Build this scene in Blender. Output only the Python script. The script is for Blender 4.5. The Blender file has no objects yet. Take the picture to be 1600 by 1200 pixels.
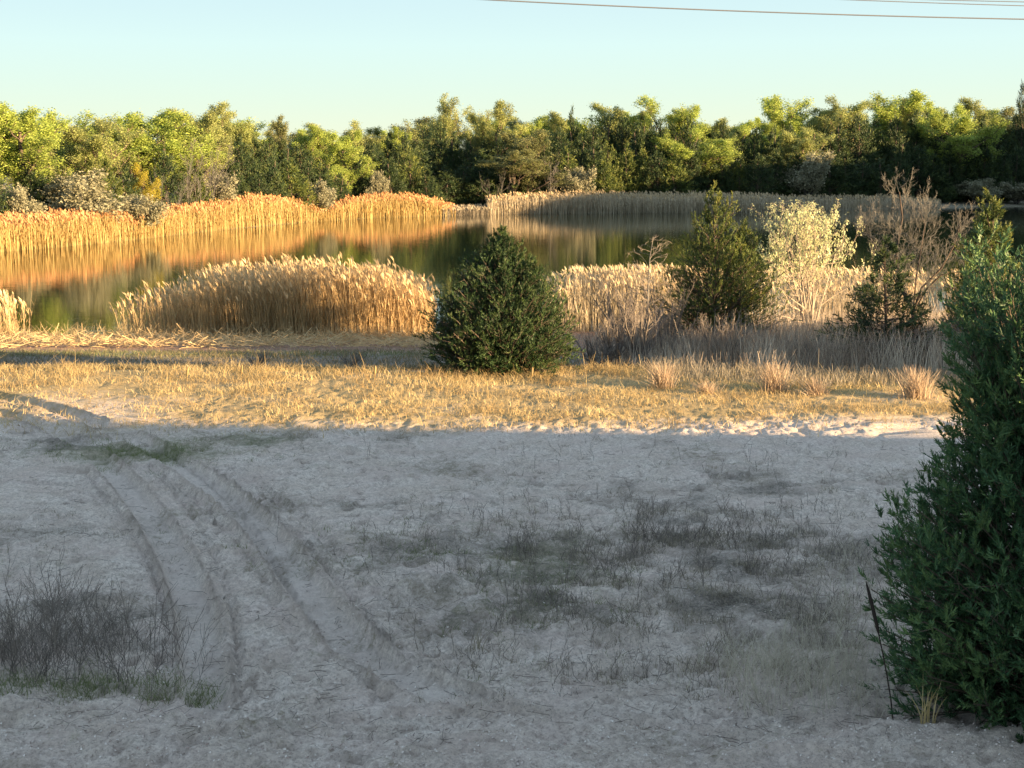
import bpy, math
import numpy as np
from mathutils import Vector

# ------------------------------------------------------------------ camera, sky, sun, exposure
scene = bpy.context.scene
COL = scene.collection
F = 2198.0; PITCH = math.atan(335/F); CAMZ = 6.0
cam_d = bpy.data.cameras.new('camera'); cam = bpy.data.objects.new('camera', cam_d); COL.objects.link(cam)
cam_d.sensor_width = 36.0; cam_d.lens = 36.0*F/1600.0; cam_d.clip_start = .1; cam_d.clip_end = 6000
cam.location = (0, 0, CAMZ); cam.rotation_euler = (math.pi/2-PITCH, 0, 0)
scene.camera = cam

SUN_EL = math.radians(7.0)
SUN_A = math.radians(25.0)           # sun stands to the right, 25 degrees behind the camera's side
sun_vec = Vector((math.cos(SUN_A)*math.cos(SUN_EL), -math.sin(SUN_A)*math.cos(SUN_EL), math.sin(SUN_EL)))
SKY_G, SKY_SAT, SKY_TINT, SKY_S = .02, .52, (.93, .985, .95), .145
world = bpy.data.worlds.new('World'); scene.world = world; world.use_nodes = True
wn = world.node_tree; bg = wn.nodes['Background']
sky = wn.nodes.new('ShaderNodeTexSky'); sky.sky_type = 'NISHITA'; sky.sun_disc = False
sky.sun_elevation = SUN_EL; sky.sun_rotation = math.atan2(sun_vec.x, sun_vec.y)
sky.altitude = 0; sky.air_density = 1.0; sky.dust_density = .2; sky.ozone_density = 3.0
sh = wn.nodes.new('ShaderNodeSeparateColor'); sh.mode = 'HSV'; ch = wn.nodes.new('ShaderNodeCombineColor'); ch.mode = 'HSV'
pw = wn.nodes.new('ShaderNodeMath'); pw.operation = 'POWER'; pw.inputs[1].default_value = SKY_G
ps = wn.nodes.new('ShaderNodeMath'); ps.operation = 'MULTIPLY'; ps.inputs[1].default_value = SKY_SAT
wn.links.new(sky.outputs[0], sh.inputs[0]); wn.links.new(sh.outputs[0], ch.inputs[0]); wn.links.new(sh.outputs[1], ps.inputs[0]); wn.links.new(ps.outputs[0], ch.inputs[1])
wn.links.new(sh.outputs[2], pw.inputs[0]); wn.links.new(pw.outputs[0], ch.inputs[2])
tn = wn.nodes.new('ShaderNodeMix'); tn.data_type = 'RGBA'; tn.blend_type = 'MULTIPLY'; tn.inputs[0].default_value = 1; tn.inputs[7].default_value = (*SKY_TINT, 1)
wn.links.new(ch.outputs[0], tn.inputs[6]); wn.links.new(tn.outputs[2], bg.inputs[0]); bg.inputs[1].default_value = SKY_S
sl = bpy.data.lights.new('sun', 'SUN'); sl.energy = 4.2; sl.angle = math.radians(.6); sl.color = (1.0, .68, .36)
so = bpy.data.objects.new('sun', sl); COL.objects.link(so); so.rotation_euler = sun_vec.to_track_quat('Z', 'Y').to_euler()
scene.view_settings.view_transform = 'Standard'; scene.view_settings.look = 'None'
scene.view_settings.exposure = 2.75; scene.view_settings.gamma = 1.0
scene.render.engine = 'CYCLES'
scene.cycles.max_bounces = 6; scene.cycles.transparent_max_bounces = 4

# ------------------------------------------------------------------ helpers
def ray(px, py):
    px = np.asarray(px, float); py = np.asarray(py, float)
    rx = (px-800)/F; up = (600-py)/F
    return np.stack([rx, math.cos(PITCH)+up*math.sin(PITCH), -math.sin(PITCH)+up*math.cos(PITCH)], -1)
def at_z(px, py, z=0.0):
    d = ray(px, py); t = (z-CAMZ)/d[..., 2]
    return d[..., 0]*t, d[..., 1]*t
def at_y(px, py, y):
    d = ray(px, py); t = y/d[..., 1]
    return d[..., 0]*t, CAMZ+d[..., 2]*t
def sstep(x, a, b):
    t = np.clip((x-a)/(b-a), 0, 1); return t*t*(3-2*t)
def unit(v): return v/(np.linalg.norm(v, axis=-1, keepdims=True)+1e-9)
_r = np.random.RandomState(7); _perm = _r.permutation(512); _ga = _r.uniform(0, 2*np.pi, 512)
def perlin(x, y, seed=0):
    xi = np.floor(x).astype(int); yi = np.floor(y).astype(int); xf = x-xi; yf = y-yi
    def g(ix, iy, dx, dy):
        a = _ga[_perm[(_perm[(ix+seed*37) & 511]+iy) & 511]]
        return np.cos(a)*dx+np.sin(a)*dy
    u = xf**3*(xf*(xf*6-15)+10); v = yf**3*(yf*(yf*6-15)+10)
    a = g(xi, yi, xf, yf); b = g(xi+1, yi, xf-1, yf); c = g(xi, yi+1, xf, yf-1); d = g(xi+1, yi+1, xf-1, yf-1)
    return 1.5*((a*(1-u)+b*u)*(1-v)+(c*(1-u)+d*u)*v)
def fbm(x, y, o=4, seed=0, gain=.5):
    s = 0; a = 1; f = 1
    for k in range(o):
        s = s+a*perlin(x*f+k*17.3, y*f-k*9.1, seed+k); a *= gain; f *= 2.03
    return s

def tag(o, label=None, cat=None, group=None, kind=None):
    if label: o['label'] = label
    if cat: o['category'] = cat
    if group: o['group'] = group
    if kind: o['kind'] = kind
    return o

class Geo:
    def __init__(s): s.V = []; s.Q = []; s.T = []; s.n = 0       # Q: faces, three or four corners each
    def add(s, V, Q, T):
        V = V.reshape(-1, 3); s.V.append(V); s.Q.append(Q.reshape(-1, Q.shape[-1])+s.n)
        s.T.append(np.broadcast_to(np.asarray(T, float), (len(V),)) if np.ndim(T) == 0 else np.asarray(T, float).reshape(-1))
        s.n += len(V)
    def ribbons(s, P, W, S, T):
        N, K = P.shape[:2]
        off = S[:, None, :]*W[..., None]*.5
        V = np.stack([P-off, P+off], 2)
        b = (np.arange(N)[:, None]*K+np.arange(K-1)[None])*2
        Q = np.stack([b, b+1, b+3, b+2], -1)
        T = np.asarray(T, float)
        if T.ndim == 1: T = np.repeat(T[:, None], K, 1)
        s.add(V, Q, np.repeat(T[..., None], 2, -1))
    def tubes(s, P, R, n=4, T=.5):
        N, K = P.shape[:2]
        d = unit(P[:, -1]-P[:, 0]); ref = np.where(np.abs(d[:, 2:3]) > .8, np.array([[1., 0, 0]]), np.array([[0, 0, 1.]]))
        u = unit(np.cross(d, ref)); v = np.cross(d, u)
        a = np.arange(n)*2*np.pi/n
        off = u[:, None, :]*np.cos(a)[None, :, None]+v[:, None, :]*np.sin(a)[None, :, None]
        V = P[:, :, None, :]+R[..., None, None]*off[:, None]
        b = (np.arange(N)[:, None, None]*K+np.arange(K-1)[None, :, None])*n
        j = np.arange(n)[None, None]; j2 = (j+1) % n
        Q = np.stack([b+j, b+j2, b+n+j2, b+n+j], -1)
        T = np.asarray(T, float)
        if T.ndim == 1: T = np.repeat(T, K*n)
        s.add(V, Q, T)
    def leaves(s, C, U, Vv, T):
        V = np.stack([C-U+Vv*.5, C-U-Vv*.5, C+U], 1)
        b = np.arange(len(C))[:, None]*3
        s.add(V, b+np.arange(3)[None], np.repeat(T, 3))
    def mesh(s, name, mat, smooth=False):
        V = np.concatenate(s.V).astype(np.float32); T = np.concatenate(s.T).astype(np.float32)
        me = bpy.data.meshes.new(name)
        me.vertices.add(len(V)); me.vertices.foreach_set('co', V.ravel())
        sz = np.concatenate([np.full(len(q), q.shape[1]) for q in s.Q]); lv = np.concatenate([q.ravel() for q in s.Q]).astype(np.int32)
        me.loops.add(len(lv)); me.loops.foreach_set('vertex_index', lv)
        me.polygons.add(len(sz)); me.polygons.foreach_set('loop_start', (np.cumsum(sz)-sz).astype(np.int32))
        if smooth: me.polygons.foreach_set('use_smooth', np.ones(len(sz), dtype=bool))
        at = me.attributes.new('tint', 'FLOAT', 'POINT'); at.data.foreach_set('value', T)
        me.update(calc_edges=True); me.materials.append(mat)
        return me
    def build(s, name, mat, parent=None, smooth=False):
        o = bpy.data.objects.new(name, s.mesh(name, mat, smooth)); COL.objects.link(o)
        if parent: o.parent = parent
        return o
def empty(name, loc, rz=0, scale=(1, 1, 1)):
    o = bpy.data.objects.new(name, None); COL.objects.link(o); o.location = loc; o.rotation_euler = (0, 0, rz); o.scale = scale
    o.empty_display_size = .3
    return o

# ------------------------------------------------------------------ materials
def plant_mat(name, stops, transl=.35, rough=.6, noise=0.0, nscale=3.0, spec=.25):
    m = bpy.data.materials.new(name); m.use_nodes = True; nt = m.node_tree; nt.nodes.clear()
    out = nt.nodes.new('ShaderNodeOutputMaterial'); at = nt.nodes.new('ShaderNodeAttribute'); at.attribute_name = 'tint'
    rp = nt.nodes.new('ShaderNodeValToRGB'); el = rp.color_ramp.elements
    for i, (p, c) in enumerate(stops):
        e = el[i] if i < 2 else el.new(p)
        e.position = p; e.color = (*c, 1)
    nt.links.new(at.outputs['Fac'], rp.inputs[0]); col = rp.outputs[0]
    if noise:
        tc = nt.nodes.new('ShaderNodeNewGeometry'); nz = nt.nodes.new('ShaderNodeTexNoise'); nz.inputs['Scale'].default_value = nscale
        nz.inputs['Detail'].default_value = 3; nt.links.new(tc.outputs['Position'], nz.inputs['Vector'])
        mr = nt.nodes.new('ShaderNodeMapRange'); mr.inputs[1].default_value = .3; mr.inputs[2].default_value = .7
        mr.inputs[3].default_value = 1-noise; mr.inputs[4].default_value = 1+noise
        nt.links.new(nz.outputs[0], mr.inputs[0])
        hs = nt.nodes.new('ShaderNodeHueSaturation'); nt.links.new(col, hs.inputs['Color']); nt.links.new(mr.outputs[0], hs.inputs['Value'])
        col = hs.outputs[0]
    pb = nt.nodes.new('ShaderNodeBsdfPrincipled'); pb.inputs['Roughness'].default_value = rough
    pb.inputs['Specular IOR Level'].default_value = spec; nt.links.new(col, pb.inputs['Base Color'])
    if transl:
        tr = nt.nodes.new('ShaderNodeBsdfTranslucent'); nt.links.new(col, tr.inputs[0])
        mx = nt.nodes.new('ShaderNodeMixShader'); mx.inputs[0].default_value = transl
        nt.links.new(pb.outputs[0], mx.inputs[1]); nt.links.new(tr.outputs[0], mx.inputs[2]); nt.links.new(mx.outputs[0], out.inputs[0])
    else: nt.links.new(pb.outputs[0], out.inputs[0])
    return m
M = {}
M['cotton_a'] = plant_mat('cottonwood_leaves_lime', [(0, (.16, .23, .05)), (.5, (.29, .37, .075)), (1, (.42, .48, .13))], .45, noise=.25, nscale=.25)
M['cotton_b'] = plant_mat('cottonwood_leaves_pale', [(0, (.15, .19, .06)), (.5, (.27, .31, .10)), (1, (.40, .42, .17))], .45, noise=.25, nscale=.25)
M['cotton_c'] = plant_mat('leaves_olive', [(0, (.10, .12, .05)), (.5, (.17, .19, .075)), (1, (.26, .26, .12))], .4, noise=.25, nscale=.25)
M['yellow'] = plant_mat('leaves_yellow', [(0, (.28, .25, .03)), (1, (.45, .40, .06))], .45)
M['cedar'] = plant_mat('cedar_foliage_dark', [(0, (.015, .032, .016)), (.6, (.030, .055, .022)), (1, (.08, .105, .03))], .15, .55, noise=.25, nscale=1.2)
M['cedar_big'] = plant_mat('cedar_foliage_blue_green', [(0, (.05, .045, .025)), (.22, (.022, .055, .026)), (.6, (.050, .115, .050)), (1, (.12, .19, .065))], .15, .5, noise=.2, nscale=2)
M['cedar_bush'] = plant_mat('juniper_foliage', [(0, (.010, .028, .012)), (.6, (.022, .050, .018)), (1, (.055, .085, .022))], .1, .55, noise=.25, nscale=1.5)
M['cedar_warm'] = plant_mat('cedar_foliage_olive', [(0, (.03, .05, .016)), (.6, (.075, .11, .028)), (1, (.19, .20, .045))], .2, .55, noise=.25, nscale=1.2)
M['willow'] = plant_mat('silvery_young_leaves', [(0, (.14, .14, .09)), (.5, (.23, .23, .15)), (1, (.36, .35, .24))], .35, noise=.15)
M['cream'] = plant_mat('cream_young_leaves', [(0, (.30, .33, .16)), (.5, (.48, .51, .27)), (1, (.68, .70, .42))], .4)
M['bark'] = plant_mat('bark_brown', [(0, (.06, .045, .035)), (1, (.17, .13, .10))], 0, .9, noise=.3, nscale=6)
M['twig'] = plant_mat('bare_twigs_brown', [(0, (.06, .058, .054)), (1, (.14, .135, .122))], 0, .9, noise=.25)
M['twig_pale'] = plant_mat('bare_twigs_pale', [(0, (.22, .18, .14)), (1, (.45, .38, .30))], 0, .85)
M['twig_grey'] = plant_mat('dead_scrub_grey', [(0, (.10, .088, .078)), (1, (.28, .24, .205))], 0, .9)
M['rust'] = plant_mat('dead_cedar_needles_rust', [(0, (.20, .08, .035)), (1, (.42, .18, .08))], .3)
M['reed'] = plant_mat('reed_straw_and_plumes', [(0, (.38, .28, .16)), (.35, (.60, .45, .24)), (.6, (.70, .54, .30)), (.7, (.46, .34, .19)), (1, (.72, .57, .34))], .4, noise=.18, nscale=1.2)
M['reed_far'] = plant_mat('far_reed_straw_and_rusty_plumes', [(0, (.30, .24, .10)), (.35, (.46, .34, .14)), (.6, (.62, .45, .20)), (.7, (.50, .28, .13)), (1, (.66, .38, .19))], .4, noise=.15, nscale=.8)
M['reed_pale'] = plant_mat('pale_reed_straw', [(0, (.36, .31, .22)), (.35, (.55, .48, .35)), (.6, (.66, .58, .43)), (.7, (.50, .40, .25)), (1, (.70, .58, .38))], .4, noise=.15, nscale=1.2)
M['straw'] = plant_mat('dry_straw_grass', [(0, (.28, .20, .10)), (.5, (.47, .36, .17)), (1, (.62, .50, .27))], .4, noise=.2, nscale=.7)
M['greygrass'] = plant_mat('dull_dead_grass', [(0, (.16, .14, .11)), (.5, (.27, .24, .18)), (1, (.40, .35, .26))], .3, noise=.2, nscale=1)
M['pale'] = plant_mat('bleached_grass', [(0, (.30, .27, .21)), (1, (.58, .53, .42))], .3)
M['bunch'] = plant_mat('pinkish_tan_bunch_grass', [(0, (.26, .19, .13)), (1, (.52, .41, .29))], .35)
M['olivegrass'] = plant_mat('olive_brown_short_grass', [(0, (.12, .11, .06)), (.5, (.22, .18, .10)), (1, (.38, .30, .18))], .3)
M['green'] = plant_mat('spring_grass', [(0, (.11, .14, .06)), (1, (.25, .27, .12))], .4)
M['undergrowth'] = plant_mat('dead_undergrowth_stalks', [(0, (.17, .13, .10)), (.5, (.38, .31, .235)), (1, (.64, .55, .43))], .3, noise=.2, nscale=1)
M['black_stalk'] = plant_mat('dark_dry_stalk', [(0, (.025, .02, .018)), (1, (.07, .05, .04))], 0, .9)

def ground_material():
    m = bpy.data.materials.new('sandy_ground'); m.use_nodes = True; nt = m.node_tree; N = nt.nodes; L = nt.links
    pb = N['Principled BSDF']; pb.inputs['Roughness'].default_value = .95; pb.inputs['Specular IOR Level'].default_value = .15
    geo = N.new('ShaderNodeNewGeometry'); at = N.new('ShaderNodeAttribute'); at.attribute_name = 'cover'
    sp = N.new('ShaderNodeSeparateColor'); L.new(at.outputs['Color'], sp.inputs[0])
    def noise(s, d=5, r=.6):
        n = N.new('ShaderNodeTexNoise'); n.inputs['Scale'].default_value = s; n.inputs['Detail'].default_value = d; n.inputs['Roughness'].default_value = r
        L.new(geo.outputs['Position'], n.inputs['Vector']); return n.outputs[0]
    def mix(f, a, b):
        x = N.new('ShaderNodeMix'); x.data_type = 'RGBA'
        for sock, v in ((x.inputs[0], f), (x.inputs[6], a), (x.inputs[7], b)):
            if isinstance(v, tuple): sock.default_value = (*v, 1)
            elif isinstance(v, (int, float)): sock.default_value = v
            else: L.new(v, sock)
        return x.outputs[2]
    def mr(v, a, b, c=0, d=1):
        x = N.new('ShaderNodeMapRange'); L.new(v, x.inputs[0])
        for i, k in enumerate((a, b, c, d)): x.inputs[i+1].default_value = k
        return x.outputs[0]
    def math_(op, a, b):
        x = N.new('ShaderNodeMath'); x.operation = op
        for i, v in enumerate((a, b)):
            if isinstance(v, (int, float)): x.inputs[i].default_value = v
            else: L.new(v, x.inputs[i])
        return x.outputs[0]
    sand = mix(mr(noise(1.3), .38, .62), (.70, .59, .49), (.85, .75, .65))
    sand = mix(mr(noise(14, 6, .75), .42, .62), sand, (.50, .415, .35))
    sand = mix(mr(noise(70, 4, .8), .52, .72, 0, .55), sand, (.70, .63, .55))
    sand = mix(mr(noise(30, 5, .85), .52, .64, 0, .7), sand, (.20, .155, .125))
    sand = mix(mr(noise(.9, 3), .45, .7, 0, .35), sand, (.66, .52, .46))
    tu = N.new('ShaderNodeAttribute'); tu.attribute_name = 'track_tone_and_shade'; ts = N.new('ShaderNodeSeparateColor'); L.new(tu.outputs['Color'], ts.inputs[0])
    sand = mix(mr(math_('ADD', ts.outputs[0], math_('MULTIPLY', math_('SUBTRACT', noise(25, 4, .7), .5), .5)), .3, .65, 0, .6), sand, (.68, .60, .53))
    sand = mix(mr(math_('ADD', ts.outputs[2], math_('MULTIPLY', math_('SUBTRACT', noise(18, 5, .75), .5), 1.0)), .25, .6, 0, .5), sand, (.44, .355, .295))  # track ridges: shade painted into the colour, even skylight gives little
    sand = mix(mr(tu.outputs['Alpha'], .1, .9, 0, .6), sand, (.33, .265, .22))  # dent floors darkened by colour to stand in for shade
    brk = noise(4.5, 7, .8)
    def mask(ch, k=.35):      # the cover mask broken up by noise
        return mr(math_('ADD', ch, math_('MULTIPLY', math_('SUBTRACT', brk, .5), 1.4)), .5-k, .5+k)
    c = mix(mask(sp.outputs[0]), sand, mix(mr(noise(9, 6, .7), .35, .65), (.30, .225, .115), (.50, .39, .20)))
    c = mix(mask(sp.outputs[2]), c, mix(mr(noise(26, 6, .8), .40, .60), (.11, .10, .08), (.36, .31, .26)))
    c = mix(mask(sp.outputs[1]), c, mix(mr(noise(20, 5, .7), .35, .65), (.09, .11, .045), (.20, .21, .09)))
    c = mix(mask(at.outputs['Alpha']), c, mix(mr(noise(12, 5, .7), .35, .65), (.17, .10, .07), (.42, .28, .19)))
    L.new(c, pb.inputs['Base Color'])
    b = N.new('ShaderNodeBump'); b.inputs['Strength'].default_value = 1; b.inputs['Distance'].default_value = .05
    h = math_('ADD', noise(12, 8, .85), math_('MULTIPLY', noise(45, 5, .7), .5)); L.new(h, b.inputs['Height']); L.new(b.outputs[0], pb.inputs['Normal'])
    return m
M['ground'] = ground_material()

def simple_mat(name, col, rough=.8, metal=0):
    m = bpy.data.materials.new(name); m.use_nodes = True; pb = m.node_tree.nodes['Principled BSDF']
    pb.inputs['Base Color'].default_value = (*col, 1); pb.inputs['Roughness'].default_value = rough; pb.inputs['Metallic'].default_value = metal
    return m
M['wire'] = simple_mat('aluminium_wire', (.10, .11, .13), .8)
def water_material():
    m = simple_mat('lake_water', (.012, .022, .010), .03); nt = m.node_tree; pb = nt.nodes['Principled BSDF']
    pb.inputs['IOR'].default_value = 1.45
    geo = nt.nodes.new('ShaderNodeNewGeometry'); mp = nt.nodes.new('ShaderNodeMapping'); mp.inputs['Scale'].default_value = (.55, 1.6, 1)
    nt.links.new(geo.outputs['Position'], mp.inputs['Vector'])
    n = nt.nodes.new('ShaderNodeTexNoise'); n.inputs['Scale'].default_value = 1.6; n.inputs['Detail'].default_value = 4
    nt.links.new(mp.outputs[0], n.inputs['Vector'])
    b = nt.nodes.new('ShaderNodeBump'); b.inputs['Strength'].default_value = .25; b.inputs['Distance'].default_value = .02
    nt.links.new(n.outputs[0], b.inputs['Height']); nt.links.new(b.outputs[0], pb.inputs['Normal'])
    return m
M['water'] = water_material()
M['hill'] = plant_mat('distant_wooded_hill', [(0, (.05, .07, .05)), (1, (.09, .11, .07))], 0, .95, noise=.3, nscale=.02)

# ------------------------------------------------------------------ lake outline and terrain
WZ = -1.0
FAR = [(-420, 452), (-200, 425), (0, 393), (110, 384), (205, 375), (330, 361), (480, 347), (600, 340), (760, 335), (1000, 333), (1200, 331), (1450, 325), (1620, 322), (1900, 320), (2100, 345)]
fx, fy = at_z([p[0] for p in FAR], [p[1] for p in FAR], WZ)
far_pts = list(zip(fx, fy))
near_pts = [(70, 70), (40, 64), (20, 63), (10, 62.5), (4, 61.5), (-2, 60), (-4, 59), (-10, 58.6), (-16, 58.4), (-24, 58.6), (-34, 60), (-60, 66)]
LAKE = np.array(far_pts+near_pts)
def lake_sd(x, y):      # positive outside the lake
    x = np.asarray(x, float); y = np.asarray(y, float)
    d = np.full(x.shape, 1e9); ins = np.zeros(x.shape, bool)
    for i in range(len(LAKE)):
        a = LAKE[i]; b = LAKE[(i+1) % len(LAKE)]
        vx, vy = b-a; t = np.clip(((x-a[0])*vx+(y-a[1])*vy)/(vx*vx+vy*vy), 0, 1)
        d = np.minimum(d, np.hypot(x-a[0]-t*vx, y-a[1]-t*vy))
        c = (a[1] > y) != (b[1] > y)
        with np.errstate(divide='ignore', invalid='ignore'):
            xx = (b[0]-a[0])*(y-a[1])/(b[1]-a[1]+1e-12)+a[0]
        ins ^= c & (x < xx)
    return np.where(ins, -d, d)
def shore_y(px):        # distance of the far waterline at an image column
    return np.interp(px, [p[0] for p in FAR], fy)

# wheel tracks: centre line in the picture, half width, depth
TRACKS = [([(-60, 640), (0, 647), (100, 678), (175, 735), (230, 800), (275, 870), (305, 950), (318, 1040), (322, 1085), (330, 1190)], .24, .06),
          ([(-60, 618), (0, 626), (120, 652), (215, 690), (310, 745), (395, 810), (445, 880), (495, 950), (560, 1020), (660, 1080), (800, 1130)], .27, .06),
          ([(240, 730), (330, 800), (400, 870), (430, 950), (470, 1010)], .09, .03),
          ([(120, 745), (190, 820), (245, 900), (270, 1000)], .08, .02),
          ([(360, 730), (470, 810), (560, 900), (640, 980), (720, 1040), (860, 1090)], .10, .03),
          ([(-60, 632), (60, 655), (150, 690), (240, 755)], .08, .03),
          ([(-60, 655), (0, 662), (70, 690), (140, 745), (205, 825), (245, 900), (268, 990), (272, 1090)], .05, .03),
          ([(235, 735), (300, 800), (340, 880), (365, 960), (372, 1050), (385, 1150)], .05, .03),
          ([(250, 700), (345, 760), (405, 830), (450, 920), (510, 1010), (580, 1080), (660, 1140)], .05, .035),
          ([(340, 740), (440, 815), (510, 890), (570, 970), (640, 1040), (760, 1100), (900, 1140)], .05, .035),
          ([(300, 1200), (480, 1150), (700, 1120), (950, 1130), (1300, 1175)], .14, .025),
          ([(0, 1150), (300, 1135), (520, 1180)], .14, .02)]
def smooth_line(p, n=60):
    p = np.array(p, float)
    for _ in range(3):
        q = .75*p[:-1]+.25*p[1:]; r = .25*p[:-1]+.75*p[1:]
        p = np.concatenate([p[:1], np.stack([q, r], 1).reshape(-1, 2), p[-1:]])
    return p
TR = []
for line, hw, dep in TRACKS:
    s = smooth_line(line); X, Y = at_z(s[:, 0], s[:, 1], 0.0); TR.append((np.stack([X, Y], 1), hw, dep))
_fr = np.random.RandomState(3)
FOOT = []
for k in range(70):
    py = _fr.uniform(760, 1130); cx = np.interp(py, [760, 900, 1080, 1130], [330, 400, 420, 460])
    X, Y = at_z(cx+_fr.normal(0, 42), py, 0); FOOT.append((float(X), float(Y), _fr.uniform(-.5, .5), _fr.uniform(.02, .05)))
for k in range(60):
    X, Y = at_z(_fr.uniform(0, 1350), _fr.uniform(730, 1190), 0); FOOT.append((float(X), float(Y), _fr.uniform(-1.5, 1.5), _fr.uniform(.015, .035)))
MOUND = []     # heaps of pushed sand: (px, py, rx, ry, h)
for px, py, rx, ry, h in [(620, 935, .8, .25, .16), (700, 930, .5, .3, .18), (745, 965, .3, .5, .14), (790, 1000, .35, .5, .12), (905, 990, .4, .25, .14),
                          (970, 1000, .45, .2, .15), (850, 965, .4, .3, .10), (1060, 930, .9, .4, .07), (690, 880, .9, .3, .08), (640, 850, .7, .3, .06),
                          (590, 975, .4, .4, .08), (520, 880, .6, .5, .05), (1150, 985, .6, .3, .07), (930, 1045, .7, .3, .07), (380, 960, .5, .5, .04)]:
    X, Y = at_z(px, py, 0); MOUND.append((float(X), float(Y), rx, ry, h))

def px_of(x, y, z=0.0):
    c, s = math.cos(PITCH), math.sin(PITCH); dz = z-CAMZ
    dep = y*c-dz*s; up = y*s+dz*c
    return 800+F*x/np.maximum(dep, .1), 600-F*up/np.maximum(dep, .1)

TRACKMASK = {}
def dents(x, y, cell, seed, prob, r0, r1):      # jittered scuffs with raised rims
    ix = np.floor(x/cell).astype(int); iy = np.floor(y/cell).astype(int); out = np.zeros_like(x)
    for dx in (-1, 0, 1):
        for dy in (-1, 0, 1):
            cx, cy = ix+dx, iy+dy
            h = _perm[(_perm[(cx+seed) & 511]+cy*7) & 511]; h2 = _perm[(h+131) & 511]; h3 = _perm[(h+277) & 511]; h4 = _perm[(h+391) & 511]
            px_ = (cx+h/512.)*cell; py_ = (cy+h2/512.)*cell; r = r0+(r1-r0)*h3/512.; a = h4/512.*3.14
            u = (x-px_)*np.cos(a)+(y-py_)*np.sin(a); v = -(x-px_)*np.sin(a)+(y-py_)*np.cos(a)
            q = np.sqrt((u/r)**2+(v/(r*1.6))**2)
            out += np.where(h3/512. < prob, (-np.exp(-q**4*1.2)+.55*np.exp(-((q-1.35)/.3)**2))*r, 0)
    return out
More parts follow.
